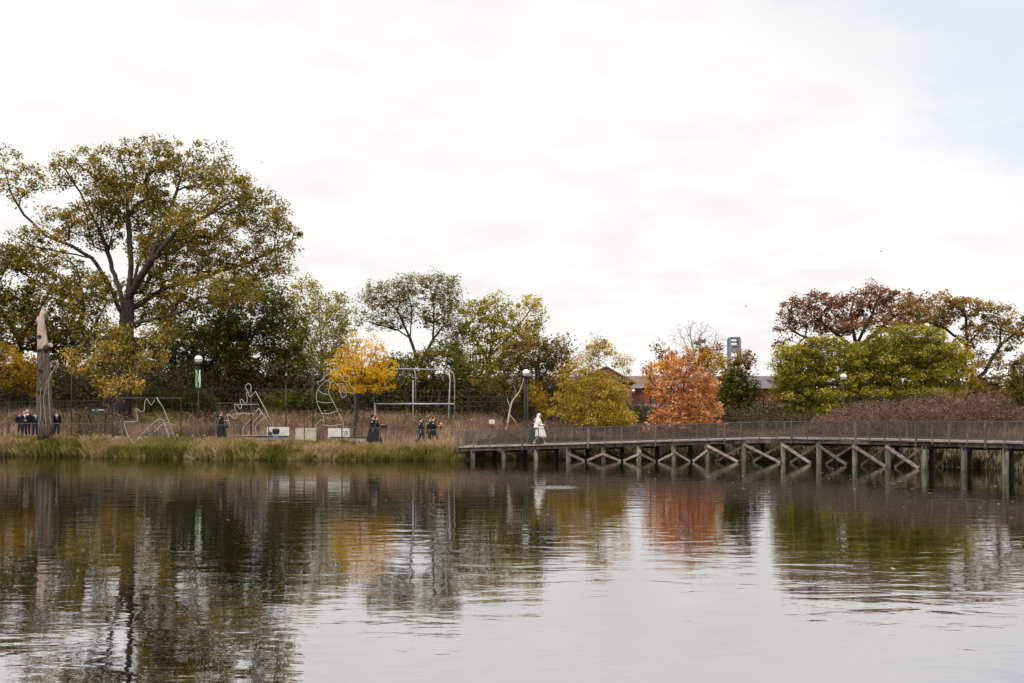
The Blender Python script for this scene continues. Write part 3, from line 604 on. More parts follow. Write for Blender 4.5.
# piles and braces
PS=[]; s=.9
while s<TOT-.3: PS.append(s); s+=(2.0 if s<17 else 2.3)+random.uniform(-.12,.12)
prev=None
for k,s in enumerate(PS):
    for side,off in(('f',.12),('b',DW-.12)):
        p=at(s+(1.0 if side=='b' else 0),off); top=p.z-.31; m=MB()
        m.tube([(p.x,p.y,-1.3),(p.x+random.uniform(-.02,.02),p.y,-.1),(p.x,p.y,top)],[.15,.148,.14],12)
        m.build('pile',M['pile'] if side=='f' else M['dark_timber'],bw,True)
    m=MB(); m.beam(at(s,-.02)+Vector((0,0,-.37)),at(s+1.0,DW+.02)+Vector((0,0,-.37)),.16,.14); m.build('cross_beam',M['dark_timber'],bw)
for k in range(len(PS)-1):
    s0,s1=PS[k],PS[k+1]
    xm=at(s0,0)
    if xm.x<2.3 or xm.x>19.9: continue
    for side,off in(('f',-.06),('b',DW+.06)):
        a=at(s0,off); b=at(s1,off); zt=min(a.z,b.z)-.36; 
        A=Vector((a.x,a.y,zt)); B=Vector((b.x,b.y,zt)); lo=Vector((0,0,zt-.02))
        mid=(a+b)/2
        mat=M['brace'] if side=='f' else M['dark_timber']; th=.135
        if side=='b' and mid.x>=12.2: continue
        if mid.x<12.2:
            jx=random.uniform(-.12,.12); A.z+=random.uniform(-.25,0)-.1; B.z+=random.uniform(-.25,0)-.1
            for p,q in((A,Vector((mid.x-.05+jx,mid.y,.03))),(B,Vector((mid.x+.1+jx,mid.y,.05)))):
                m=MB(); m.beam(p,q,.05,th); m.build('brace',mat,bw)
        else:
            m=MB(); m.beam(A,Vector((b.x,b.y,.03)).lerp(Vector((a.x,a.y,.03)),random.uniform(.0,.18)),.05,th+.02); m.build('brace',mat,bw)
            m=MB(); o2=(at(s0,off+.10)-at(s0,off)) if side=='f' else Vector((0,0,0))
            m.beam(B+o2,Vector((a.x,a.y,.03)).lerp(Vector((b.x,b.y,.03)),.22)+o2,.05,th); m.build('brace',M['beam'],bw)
# rails
def railing(parent,path,height,post_step,postmat,meshmat,post_w=.07,big=.12,big_every=3,wire=.11,zfun=None,gap=0.09):
    """path: list of Vector (floor points)"""
    S=polylen(path)
    def pt(s):
        s=min(max(s,0),S[-1]-1e-5)
        for i in range(len(path)-1):
            if s<=S[i+1]: break
        return path[i].lerp(path[i+1],(s-S[i])/(S[i+1]-S[i]))
    T=S[-1]; n=int(T/post_step); up=Vector((0,0,1))
    top=MB(); low=MB(); 
    for i in range(len(path)-1):
        top.beam(path[i]+up*height,path[i+1]+up*height,.07,.045); low.beam(path[i]+up*gap,path[i+1]+up*gap,.035,.03)
    top.build('top_rail',M['rail'],parent); low.build('bottom_rail',M['rail'],parent)
    for k in range(n+1):
        p=pt(k*T/n); w=big if k%big_every==0 else post_w; m=MB()
        a=pt(k*T/n-.1); b=pt(k*T/n+.1)
        m.beam(p-up*(.34 if w>post_w else .16),p+up*(height-.024),w,w,up=(b-a).normalized()); m.build('post',postmat,parent)
    wr=MB(); s=0
    while s<T:
        p=pt(s); wr.beam(p+up*gap,p+up*(height-.02),.006,.006,up=(1,0,0)); s+=wire
    z=gap+wire
    while z<height-.04:
        for i in range(len(path)-1): wr.beam(path[i]+up*z,path[i+1]+up*z,.006,.006)
        z+=wire
    wr.build('wire_mesh',meshmat,parent)
front=[at(i*TOT/90,-.06) for i in range(91)]; back=[at(i*TOT/90,DW+.06) for i in range(91)]
railing(bw,front,.92,.98,M['rail_post'],M['wire'],post_w=.045,big=.085,big_every=4,wire=.075)
railing(bw,back,.92,1.3,M['rail'],M['wire'],post_w=.045,big=.085,big_every=3,wire=.09)
# bank railing
pr=thing('path_railing','thin brown mesh railing running along the bank path','railing',(-3.4,60.9,.8))
pth=[]
for x in np.linspace(-45,-3.5,42):
    y=float(shore(x))+1.35; pth.append(Vector((x,y,float(gz(x,y)))))
railing(pr,pth,1.0,2.4,M['rail'],M['wire'],post_w=.05,big=.05,wire=.13)
for i,px in enumerate((8,84,122,163,194,240,389)):
    D_=float(shore((px-512)/F*64))+4.0; p=W(px,0,D_); z=float(gz(p.x,p.y)); m=MB()
    m.beam((p.x,p.y,z-.1),(p.x,p.y,z+1.1),.16,.16); o=m.build('wooden_post',M['rail_post'])
    tag(o,['short wooden post left of the men in suits','short wooden post below the dark high table','short wooden post left of the toothed wire outline','short wooden post just right of the first toothed outline','short wooden post left of the walking robed person','short wooden post inside the larger toothed outline','thick short wooden post right of the pair in long dark coats'][i],'post','short wooden posts beside the path')

# tall fences
def fence(name,label,p0,p1,top0,top1,posts,D0,D1):
    a=W(p0,0,D0); b=W(p1,0,D1); a.z=float(gz(a.x,a.y)); b.z=float(gz(b.x,b.y))
    za=W(0,top0,D0).z; zb=W(0,top1,D1).z
    f=thing(name,label,'fence',a)
    def P(t,h): # h 0..1
        q=a.lerp(b,t); z0=float(gz(q.x,q.y)); zt=za+(zb-za)*t; return Vector((q.x,q.y,z0+(zt-z0)*h))
    m=MB()
    for t in range(20): m.tube([P(t/20,1),P((t+1)/20,1)],.022,6,False); 
    m.build('top_rail',M['black_iron'],f)
    m=MB()
    for t in range(20): m.tube([P(t/20,.87),P((t+1)/20,.87)],.018,6,False)
    m.build('middle_rail',M['black_iron'],f)
    for k in range(posts+1):
        m=MB(); m.tube([P(k/posts,-.03),P(k/posts,1.05)],.045,8); m.build('post',M['black_iron'],f)
    m=MB(); L=(b-a).length; n=int(L/.3)
    for k in range(n): m.beam(P(k/n,0),P(k/n,1),.007,.007,up=(1,0,0))
    for h in(.15,.3,.45,.6,.75):
        for t in range(20): m.beam(P(t/20,h),P((t+1)/20,h),.007,.007)
    m.build('wire_mesh',M['wire'],f)
fence('wire_fence','tall black wire fence behind the meadow on the left bank',112,470,388,391,11,76,78)
fence('wire_fence','tall dark wire fence behind the salmon oak and the right hand trees',468,1040,397,397,15,79,74)
fence('wire_fence','lower dark wire fence at the far left behind the men in suits',-60,112,404,400,5,80,77)
def wire_frame(name,label,px0,px1,py0,py1,D):
    f=thing(name,label,'frame',W(px0,py1,D)); 
    for px in(px0,px1):
        p=W(px,0,D); m=MB(); m.tube([(p.x,p.y,float(gz(p.x,p.y))-.1),W(px,py0,D)],.035,8); m.build('post',M['black_iron'],f)
    m=MB(); m.tube([W(px0,py0,D),W(px1,py0,D)],.02,6); m.build('top_bar',M['rail'],f)
wire_frame('enclosure_frame','thin dark enclosure frame between the oak trunk and first toothed outline',113,181,398,440,68)
wire_frame('enclosure_frame','thin frame with flat top bar behind the larger toothed outline',217,258,403,440,67)
for px,py0,lab in((71.5,366,'tall thin dark pole right of the men in suits'),(286,384,'tall thin dark pole right of the seated boy'),(313,362,'tall thin dark pole left of the curled wire figure'),(251,388,'tall dark pole through the larger toothed outline'),(355,394,'thin dark pole beside the bright yellow tree trunk')):
    p=W(px,py0,69.5 if px<100 else 65); z=float(gz(p.x,p.y)); m=MB(); m.tube([(p.x,p.y,z-.1),p],.04 if px!=251 else .055,8)
    m.tube([(p.x,p.y,p.z-.02),(p.x,p.y,p.z+.06)],[.06,.02],8)
    tag(m.build('iron_pole',M['black_iron'],None,True),lab,'pole')

# ------------------------------------------------------------ wire figures
def smooth_line(P,n=6):
    out=[]; P=[Vector(p) for p in P]
    for i in range(len(P)-1):
        p0=P[max(i-1,0)];p1=P[i];p2=P[i+1];p3=P[min(i+2,len(P)-1)]
        for k in range(n):
            t=k/n; out.append(.5*((2*p1)+(-p0+p2)*t+(2*p0-5*p1+4*p2-p3)*t*t+(-p0+3*p1-3*p2+p3)*t**3))
    out.append(P[-1]); return out
def figure(name,label,D,strokes,r=.022):
    f=thing(name,label,'sculpture',W(strokes[0][1][0][0],440,D))
    for part,pts,sm in strokes:
        q=[W(p[0],p[1],D+(p[2] if len(p)>2 else 0)) for p in pts]
        if sm: q=smooth_line(q)
        m=MB(); m.tube(q,r,7); m.build(part,M['display_wire'],f,True)
    return f
k=60/683.
def z2(pts): return [(120+a*k,390+b*k) for a,b in pts]
figure('wire_figure','small white wire outline with toothed left edge nearest the huge oak trunk',67.2,[
 ('toothed_outline',z2([(160,610),(90,520),(50,375),(75,360),(185,360),(200,320),(180,215),(240,245),(275,235),(285,130),(310,105),(345,165),(365,165),(395,110)]),True),
 ('leg_outline',z2([(415,85),(490,200),(560,370),(610,500),(635,610)]),False),
 ('inner_loop',z2([(160,610),(310,440),(420,345),(470,335),(495,375),(370,495),(325,490),(325,440)]),True),
 ('inner_strut',z2([(495,375),(430,440),(310,540),(290,525),(330,620)]),False),
 ('inner_strut',z2([(495,375),(545,490),(610,495)]),False),('inner_strut',z2([(495,380),(560,370)]),False),
 ('inner_strut',z2([(545,490),(575,610)]),False),('inner_strut',z2([(575,530),(470,600)]),False),
 ('base_bar',z2([(160,610),(330,620),(575,610),(635,610)]),False),('inner_strut',z2([(170,590),(230,545),(280,575)]),False)])
k3=75/683.
def z3(pts): return [(205+a*k3,375+b*k3) for a,b in pts]
figure('wire_figure','larger white wire outline with toothed left edge left of the seated boy',64.6,[
 ('toothed_outline',z3([(235,480),(205,380),(215,358),(265,395),(290,380),(268,280),(285,270),(315,305),(335,285),(320,240),(335,222),(362,255),(385,240),(378,165),(390,160),(405,195),(425,190),(460,148)]),True),
 ('head_ring',z3([(400,165),(375,130),(370,100),(395,78),(418,95),(420,125),(408,150)]),True),
 ('leg_outline',z3([(460,148),(560,330),(630,480)]),False),
 ('inner_strut',z3([(490,300),(600,470)]),False),('inner_strut',z3([(440,370),(490,300)]),False),
 ('inner_strut',z3([(520,340),(440,430),(425,545)]),False),('inner_strut',z3([(580,360),(460,465),(480,550)]),True),
 ('inner_strut',z3([(285,350),(440,350)]),False),('inner_strut',z3([(420,400),(350,480),(345,550)]),True),
 ('base_bar',z3([(180,552),(560,552)]),False),('inner_strut',z3([(272,270),(490,268)]),False),('inner_strut',z3([(150,480),(190,590)]),False)])
k4=55/417.
def z4(pts): return [(305+a*k4,360+b*k4) for a,b in pts]
figure('wire_figure','tall curled white wire figure on a white block by the yellow tree',64.5,[
 ('back_outline',z4([(95,525),(80,500),(120,455),(140,470)]),True),
 ('back_outline',z4([(140,475),(140,430),(110,370),(88,310),(90,250),(110,205),(170,155),(190,185),(180,230),(185,265),(215,320),(255,400),(290,480),(292,515)]),True),
 ('hoop',z4([(100,225),(135,255),(185,262)]),True),('hoop',z4([(88,312),(150,325),(215,320)]),True),('hoop',z4([(125,405),(190,405),(245,385)]),True),('hoop',z4([(130,490),(200,500),(285,485)]),True),
 ('head_crest',z4([(105,190),(92,165),(120,160),(165,110),(250,60),(290,50)]),True),
 ('head_outline',z4([(190,185),(210,165),(262,205),(265,240),(285,285),(315,265),(305,225),(280,195)]),True),
 ('eye_loop',z4([(235,135),(260,120),(290,130),(285,150),(310,165),(338,150),(330,120),(305,115),(290,130)]),True),
 ('muzzle',z4([(325,165),(345,195),(375,225),(375,250),(345,250),(325,240)]),True),('tongue',z4([(250,185),(290,185),(285,240),(315,250)]),True)],r=.019)
# pipe frame
pf=thing('pipe_frame','tall galvanised pipe frame with curved top corner behind the strolling party','frame',W(374,430,69))
for pts,sm in (([(389,369,2),(414,369,2),(449,370,2)],0),([(449,370,2),(453,373,2),(454.5,380,2),(454.5,427,2)],0),([(374,404),(454,404)],0),([(375,404),(375,438)],0),([(414,369,2),(415.5,374,2),(415.5,404,2)],0),([(449,371,2),(450,380,0),(449,404,0),(448,438,0)],0),([(413,380,0),(413,438,0)],0)  ):
    q=[W(p[0],p[1],69+(p[2] if len(p)>2 else 0)) for p in pts]; m=MB(); m.tube(q,.042 if len(pts)!=2 or pts[0][1]!=404 else .06,8); m.build('pipe',M['galv'],pf,True)

# walls and boards
def slab(name,label,cat,px0,px1,py0,py1,D,depth,mat,cap=None,group=None,ground=False):
    a=W(px0,py0,D); b=W(px1,py1,D); z1=a.z; z0=b.z
    if ground: z0=float(gz((a.x+b.x)/2,D))-.1
    root=thing(name,label,cat,((a.x+b.x)/2,D+depth/2,z0),0,group); m=MB()
    m.box(((a.x+b.x)/2,D+depth/2,(z0+z1)/2),(b.x-a.x,depth,z1-z0)); m.build('block' if cap else 'board',M[mat],root)
    if cap:
        m=MB(); m.box(((a.x+b.x)/2,D+depth/2-.03,z1+.032),(b.x-a.x+.1,depth+.12,.06)); m.build('coping',M[cap],root)
    return root
slab('low_wall','low pale concrete wall with dark coping under the seated boy','wall',246,287,436.8,444,64,.5,'concrete','dark_timber',ground=True)
slab('low_wall','low pale concrete wall under the white block of the curled figure','wall',331,367,437.8,444,63.6,.5,'concrete','dark_timber',ground=True)
slab('display_board','white board standing behind the seated boy','board',267,289,427,436.3,64.4,.1,'panel_white')
slab('display_board','tall beige boards between the seated boy and curled figure','board',295.5,316,428,443,64.2,.12,'panel_beige',ground=True)
bb=slab('display_board','white block with dark scribble under the curled wire figure','board',328,349,428.3,437.2,63.75,.35,'panel_white')
m=MB(); pts=[(343.5,431),(345,433),(344,435),(346,434.5),(347,431.5),(345.5,430.5),(347.6,433.5),(347,435.5)]
m.tube([W(p[0],p[1],63.74) for p in pts],.02,5); m.build('scribble',M['black_iron'],bb)
m=MB(); m.tube([W(342.5,428.6,63.74),W(342.5,437,63.74)],.008,4); m.build('joint',M['dark_timber'],bb)
# high dark table
ht=thing('high_table','dark high table with crossed strut at left behind the path','table',W(92,440,70))
m=MB(); a=W(78,414,70); b=W(110,412.5,70); m.box(((a.x+b.x)/2,70,a.z),(b.x-a.x,1.1,.1)); m.build('tabletop',M['dark_timber'],ht)
for p,q in(((88,415),(97,440)),((106,415),(104,440)),((80,415),(79,440))):
    q_=W(q[0],q[1],70); q_.z=float(gz(q_.x,70)); m=MB(); m.beam(W(p[0],p[1],70),q_,.08,.08); m.build('leg',M['dark_timber'],ht)
m=MB(); c=W(101,410.6,69.9); m.sphere(c,.11,12,8,(3.0,1.5,.8)); m.tube([c+Vector((-.45,0,0)),c+Vector((-.62,0,.02))],[.1,.06],8)
tag(m.build('cloth_bundle',M['turquoise'],None,True),'pale turquoise cloth bundle lying on the dark high table','bundle')

# ------------------------------------------------------------ dead trunk
D=69; sn=thing('dead_trunk','tall broken dead trunk with stripped pale top and knot holes near the men','dead tree',(W(44,430,D).x,D,float(gz(W(44,430,D).x,D))-.1))
def snag_tube(pts,rs,n=20,rough=.06,seed=0):
    m=MB(); m.tube(pts,rs,n); r=random.Random(seed)
    c=[Vector(p) for p in pts]
    for i in range(len(pts)):
        for k in range(n):
            v=Vector(m.v[i*n+k]); d=v-c[i]; f=1+rough*math.sin(k*2.6+i*.5)+rough*.7*r.uniform(-1,1); m.v[i*n+k]=tuple(c[i]+d*f)
    return m
def cl(px,py,dd=0): return W(px,py,D+dd)
bz=float(gz(cl(45,430).x,D))-.15
P0=cl(46,430); P0.z=bz
P=[P0,cl(45.6,425),cl(45,412),cl(44.6,400),cl(44.2,388),cl(44,376),cl(43.6,364),cl(43.2,352)]
m=snag_tube(P,[.53,.48,.47,.48,.46,.43,.40,.37],24,.09,1); m.build('trunk',M['snag_bark'],sn,True)
P=[cl(43.2,353),cl(42.6,345),cl(42,335),cl(41.6,326),cl(42.4,318),cl(43.6,313),cl(44,309.5)]
m=snag_tube(P,[.375,.33,.28,.25,.26,.21,.17],18,.09,2); m.build('stripped_top',M['snag_wood'],sn,True)
m=snag_tube([cl(40.5,325),cl(39.3,319),cl(39.2,316.5)],[.20,.17,.09],10,.12,3); m.build('broken_tip',M['snag_wood'],sn,True)
m=snag_tube([cl(45,314),cl(45.4,318),cl(46,323)],[.2,.17,.06],10,.12,8); m.build('hanging_bark',M['snag_bark'],sn,True)
m=MB(); m.tube([cl(44,309.5,-.02),cl(44,309.1,-.02)],[.18,.16],14); m.build('cut_face',M['cut'],sn)
m=snag_tube([cl(45,350,-.1),cl(48,346.5,-.35),cl(50.5,345,-.5)],[.26,.22,.19],12,.05,4); st=m.build('branch_stub',M['snag_bark'],sn,True)
m=MB(); q0=cl(50.5,345,-.5); q1=cl(51,344.8,-.53); m.tube([q0,q1],[.17,.15],12); m.build('cut_face',M['snag_wood'],st)
for hx,hy,hr,rr in((41.3,337.3,.10,.28),(42.4,351.5,.13,.36),(43.2,371.5,.13,.42),(44,393,.18,.47)):
    c=cl(hx,hy); ring=MB(); n=14
    pts=[c+Vector((math.cos(2*math.pi*i/n)*hr*1.35,-rr-.0,math.sin(2*math.pi*i/n)*hr*1.2)) for i in range(n+1)]
    ring.tube(pts,.045,6); o=ring.build('knot_hole',M['snag_bark'],sn,True)
    h=MB(); h.sphere(c+Vector((0,-rr+.03,0)),hr*1.15,12,8,(1,.5,.95)); h.build('hole_shade',M['hole'],o,True)  # near-black ball stands in for the shade inside the hole
for vi,pts in enumerate(([(46,428),(45.5,415),(43.5,402),(45,392),(48,380),(51,372),(56,369),(58,366),(56,362)],[(39,428),(41,412),(40,400),(41,388)],[(51,425),(49.5,405),(48.5,390),(49.5,378),(54,370)],[(45,385),(50,375),(57,364),(55,360)])):
    m=MB(); m.tube(smooth_line([cl(a,b,-.54) for a,b in pts],4),.028,5); m.build('vine',M['vine'],sn,True)
# leaning pale branch
m=MB(); q=smooth_line([W(506,432,68),W(509,415,68),W(512,402,68),W(518.5,393,68),W(522,385,68),W(524,378,68)],4)
q[0].z=float(gz(q[0].x,68))-.1
m.tube(q,[.075-.06*i/(len(q)-1) for i in range(len(q))],8); m.tube([W(510.5,408,68),W(507,399,68)],[.03,.012],5); m.tube([W(514,399,68),W(516,392,68),W(514,386,68)],[.03,.02,.01],5); m.tube([W(509,414,68),W(514,420,68),W(518,426,68)],[.03,.03,.01],5)
tag(m.build('leaning_branch',M['snag_wood'],None,True),'pale dead branch leaning against the middle lamp','branch')
# white box
slab('utility_box','small white box on a stake in grey brush left of the middle lamp','box',489,494.5,419.5,424,68,.2,'panel_white')
bpy.data.objects.remove  # no-op
p=W(491.7,424,68.1); m=MB(); m.beam((p.x,p.y,float(gz(p.x,p.y))-.05),(p.x,p.y,p.z),.05,.05); ub=[o for o in bpy.data.objects if o.name.startswith('utility_box')][0]; m.build('stake',M['rail_post'],ub)

# ------------------------------------------------------------ lamps
def lamp(label,px,py,D,r_px,post_r=.05,double=False,banner=False):
    c=W(px,py,D); g=float(gz(c.x,c.y)); r=r_px*D/F
    t=thing('street_lamp',label,'lamp',(c.x,c.y,g),0,'globe lamps')
    m=MB(); xs_=(-.09,.09) if double else (0,)
    for dx in xs_: m.tube([(c.x+dx,c.y,g-.1),(c.x+dx,c.y,g+.5),(c.x+dx,c.y,c.z-r*1.1)],[post_r*1.6,post_r,post_r*.8],10)
    m.build('post',M['black_iron'],t,True)
    m=MB(); m.tube([(c.x,c.y,c.z-r*1.55),(c.x,c.y,c.z-r*1.2),(c.x,c.y,c.z-r*.85)],[post_r*1.3,r*.75,r*.65],14); m.build('collar',M['black_iron'],t,True)
    m=MB(); m.sphere(c,r,20,14); m.build('globe',M['globe'],t,True)
    m=MB(); m.tube([(c.x+math.cos(a)*r*1.01,c.y+math.sin(a)*r*1.01,c.z-.02) for a in np.linspace(0,2*math.pi,25)],.015,5); m.build('band',M['black_iron'],t)
    if banner:
        m=MB(); m.tube([W(195,369.5,D),W(201.5,369.5,D)],.02,6); m.tube([W(195.5,388,D),W(201,388,D)],.02,6); m.build('banner_arm',M['black_iron'],t)
        for mt,x0,x1 in(('banner_green',195.2,197.6),('banner_white',198.6,200.8)):
            m=MB(); V=[];Fc=[]
            for i in range(9):
                for j in range(5):
                    u=x0+(x1-x0)*j/4; p=W(u+.35*math.sin(i*.8)*(1 if mt=='banner_green' else -1)*.6+ (i*.06 if mt=='banner_green' else -.02*i),370+18*i/8,D); p.y+=.05*math.sin(i*1.1+j)-.02; V.append(p)
            for i in range(8):
                for j in range(4): a=i*5+j; Fc.append((a,a+1,a+6,a+5))
            m.add(V,Fc); o=m.build('banner',M[mt],t,True); sm=o.modifiers.new('s','SOLIDIFY'); sm.thickness=.01
            tag(o,'green banner' if mt=='banner_green' else 'pale grey banner')
lamp('globe lamp on a thin black post with hanging green banner',198.5,359.3,74,4.0,banner=True)
lamp('globe lamp on a double black post behind the bride',526,373,69,3.6,.06,True)
lamp('globe lamp on a grey post in front of the lime green trees',843.5,376.8,68,3.2)
lamp('tiny far globe lamp beside the brick building wall',633.3,391,98,1.7,.04)

# ------------------------------------------------------------ brick building
D=112; bd=thing('brick_building','long low red brick building with mauve shingle roof behind the trees','building',W(640,421,D))
a=W(462,387.5,D); b=W(800,387.5,D); zb=float(gz(10,D))-.2
m=MB(); m.box(((a.x+b.x)/2,D+6,(a.z+zb)/2),(b.x-a.x,12,a.z-zb)); m.build('wall',M['brick'],bd)
rz_=W(0,376,D+6).z; m=MB(); x0,x1=a.x-.5,b.x+.5; e=a.z+.04
m.add([(x0,D-.5,e),(x1,D-.5,e),(x1,D+6,rz_),(x0,D+6,rz_),(x1,D+12.5,e),(x0,D+12.5,e)],[(0,1,2,3),(3,2,4,5),(0,3,5),(1,4,2),(0,5,4,1)]); m.build('roof',M['shingle'],bd)
m=MB(); m.beam((x0,D-.62,a.z+.02),(x1,D-.62,a.z+.02),.2,.22); m.build('gutter',M['gutter'],bd)
m=MB(); zz=W(0,405.5,D).z; m.beam((a.x,D-.06,zz),(b.x,D-.06,zz),.12,.28); m.build('stone_band',M['gutter'],bd)
for px in (484,500,560,655,669,683,790):
    p=W(px,396,D); m=MB(); m.box((p.x,D-.02,p.z),(1.0,.12,1.2)); wo=m.build('window',M['gutter'],bd)
    m=MB(); m.box((p.x,D-.09,p.z),(.84,.04,1.04)); m.build('pane',M['glass'],wo)
D=108; wg=thing('gabled_wing','brown roofed gabled brick wing behind the ochre tree','building',W(600,421,D))
xa,xb=W(575,0,D).x,W(632,0,D).x; ev=W(0,380,D).z; pk=W(0,366,D).z; xm=W(606,0,D).x
m=MB(); m.box(((xa+xb)/2,D+1.85,(ev+zb)/2),(xb-xa,3.65,ev-zb)); m.add([(xa,D+.03,ev),(xb,D+.03,ev),(xm,D+.03,pk-.2)],[(0,1,2)]); m.build('wall',M['brick'],wg)
m=MB()
for x_,s_ in((xa-.4,-1),(xb+.4,1)):
    m.add([(xm,D-.4,pk),(x_,D-.4,ev-.25),(x_,D+3.8,ev-.25),(xm,D+3.8,pk),(xm,D-.4,pk-.2),(x_,D-.4,ev-.45),(x_,D+3.8,ev-.45),(xm,D+3.8,pk-.2)],[(0,1,2,3),(4,7,6,5),(0,4,5,1),(1,5,6,2),(2,6,7,3)])
m.add([(xa,D-.3,ev-.3),(xb,D-.3,ev-.3),(xm,D-.3,pk-.21)],[(0,1,2)])
m.build('roof',M['shingle_brown'],wg)
# steel tower
D=260; tw=thing('steel_tower','pale blue and lilac steel frame tower with open platforms above the trees','tower',(W(735,0,D).x,D,float(gz(60,D))))
def bxp(name,px0,px1,py0,py1,d0,dep,mt):
    a=W(px0,py0,D); b=W(px1,py1,D); m=MB(); m.box(((a.x+b.x)/2,D+d0+dep/2,(a.z+b.z)/2),(b.x-a.x,dep,a.z-b.z)); return m.build(name,M[mt],tw)
gy=HY+ (CH-1.6)*F/D
for px0,px1,mt in((729.2,731.2,'steel_blue'),(739,741,'steel_grey')):
    for d0 in(0,2.6):
        q0=W((px0+px1)/2,gy,D); q1=W((px0+px1)/2,340,D); s_=1 if px0<735 else -1
        m=MB(); pts=[q0,q1,W((px0+px1)/2+.3*s_,338.4,D),W((px0+px1)/2+1.3*s_,337.4,D)]
        for A_,B_ in zip(pts[:-1],pts[1:]): m.beam(A_+Vector((0,d0,0)),B_+Vector((0,d0,0)),.5,.4,up=(0,1,0))
        m.build('column',M[mt],tw)
bxp('roof_slab',730.8,739.5,337,338.4,-.2,3.2,'steel_grey')
for y_ in(341.2,356.5,364,372,380,388): bxp('platform',731.3,738.9,y_,y_+.8,0,2.9,'steel_dark')
bxp('cabin',731.6,738.7,344.8,352,0,2.8,'steel_grey'); bxp('cabin_window',732.5,738,346,347.4,-.1,.2,'steel_dark')
for y_ in(356,364,372): 
    m=MB(); m.beam(W(731.5,y_+.8,D-.3),W(738.8,y_+8,D-.3),.12,.12); m.build('stringer',M['steel_grey'],tw)

# ------------------------------------------------------------ birds
for px,py,lab in((262,163,'tiny bird in the sky right of the huge oak crown'),(746,306.5,'tiny bird in the sky above the steel tower'),(881,251.5,'tiny bird in the sky above the red brown oak')):
    c=W(px,py,150); t=thing('bird',lab,'bird',c,0,'birds in flight')
    m=MB(); m.tube([c+Vector(v) for v in((-.17,0,0),(-.08,0,.01),(.05,0,.02),(.12,0,.04),(.17,0,.04))],[.01,.045,.05,.03,.008],8); m.build('body',M['bird'],t,True)
    for s_ in(-1,1):
        m=MB(); m.add([c+Vector(v) for v in((.06,0,.03),(-.07,0,.03),(-.05,s_*.16,.10),(.05,s_*.17,.11),(-.03,s_*.33,.07))],[(0,1,2,3),(3,2,4)]); o=m.build('wing',M['bird'],t); o.modifiers.new('s','SOLIDIFY').thickness=.008

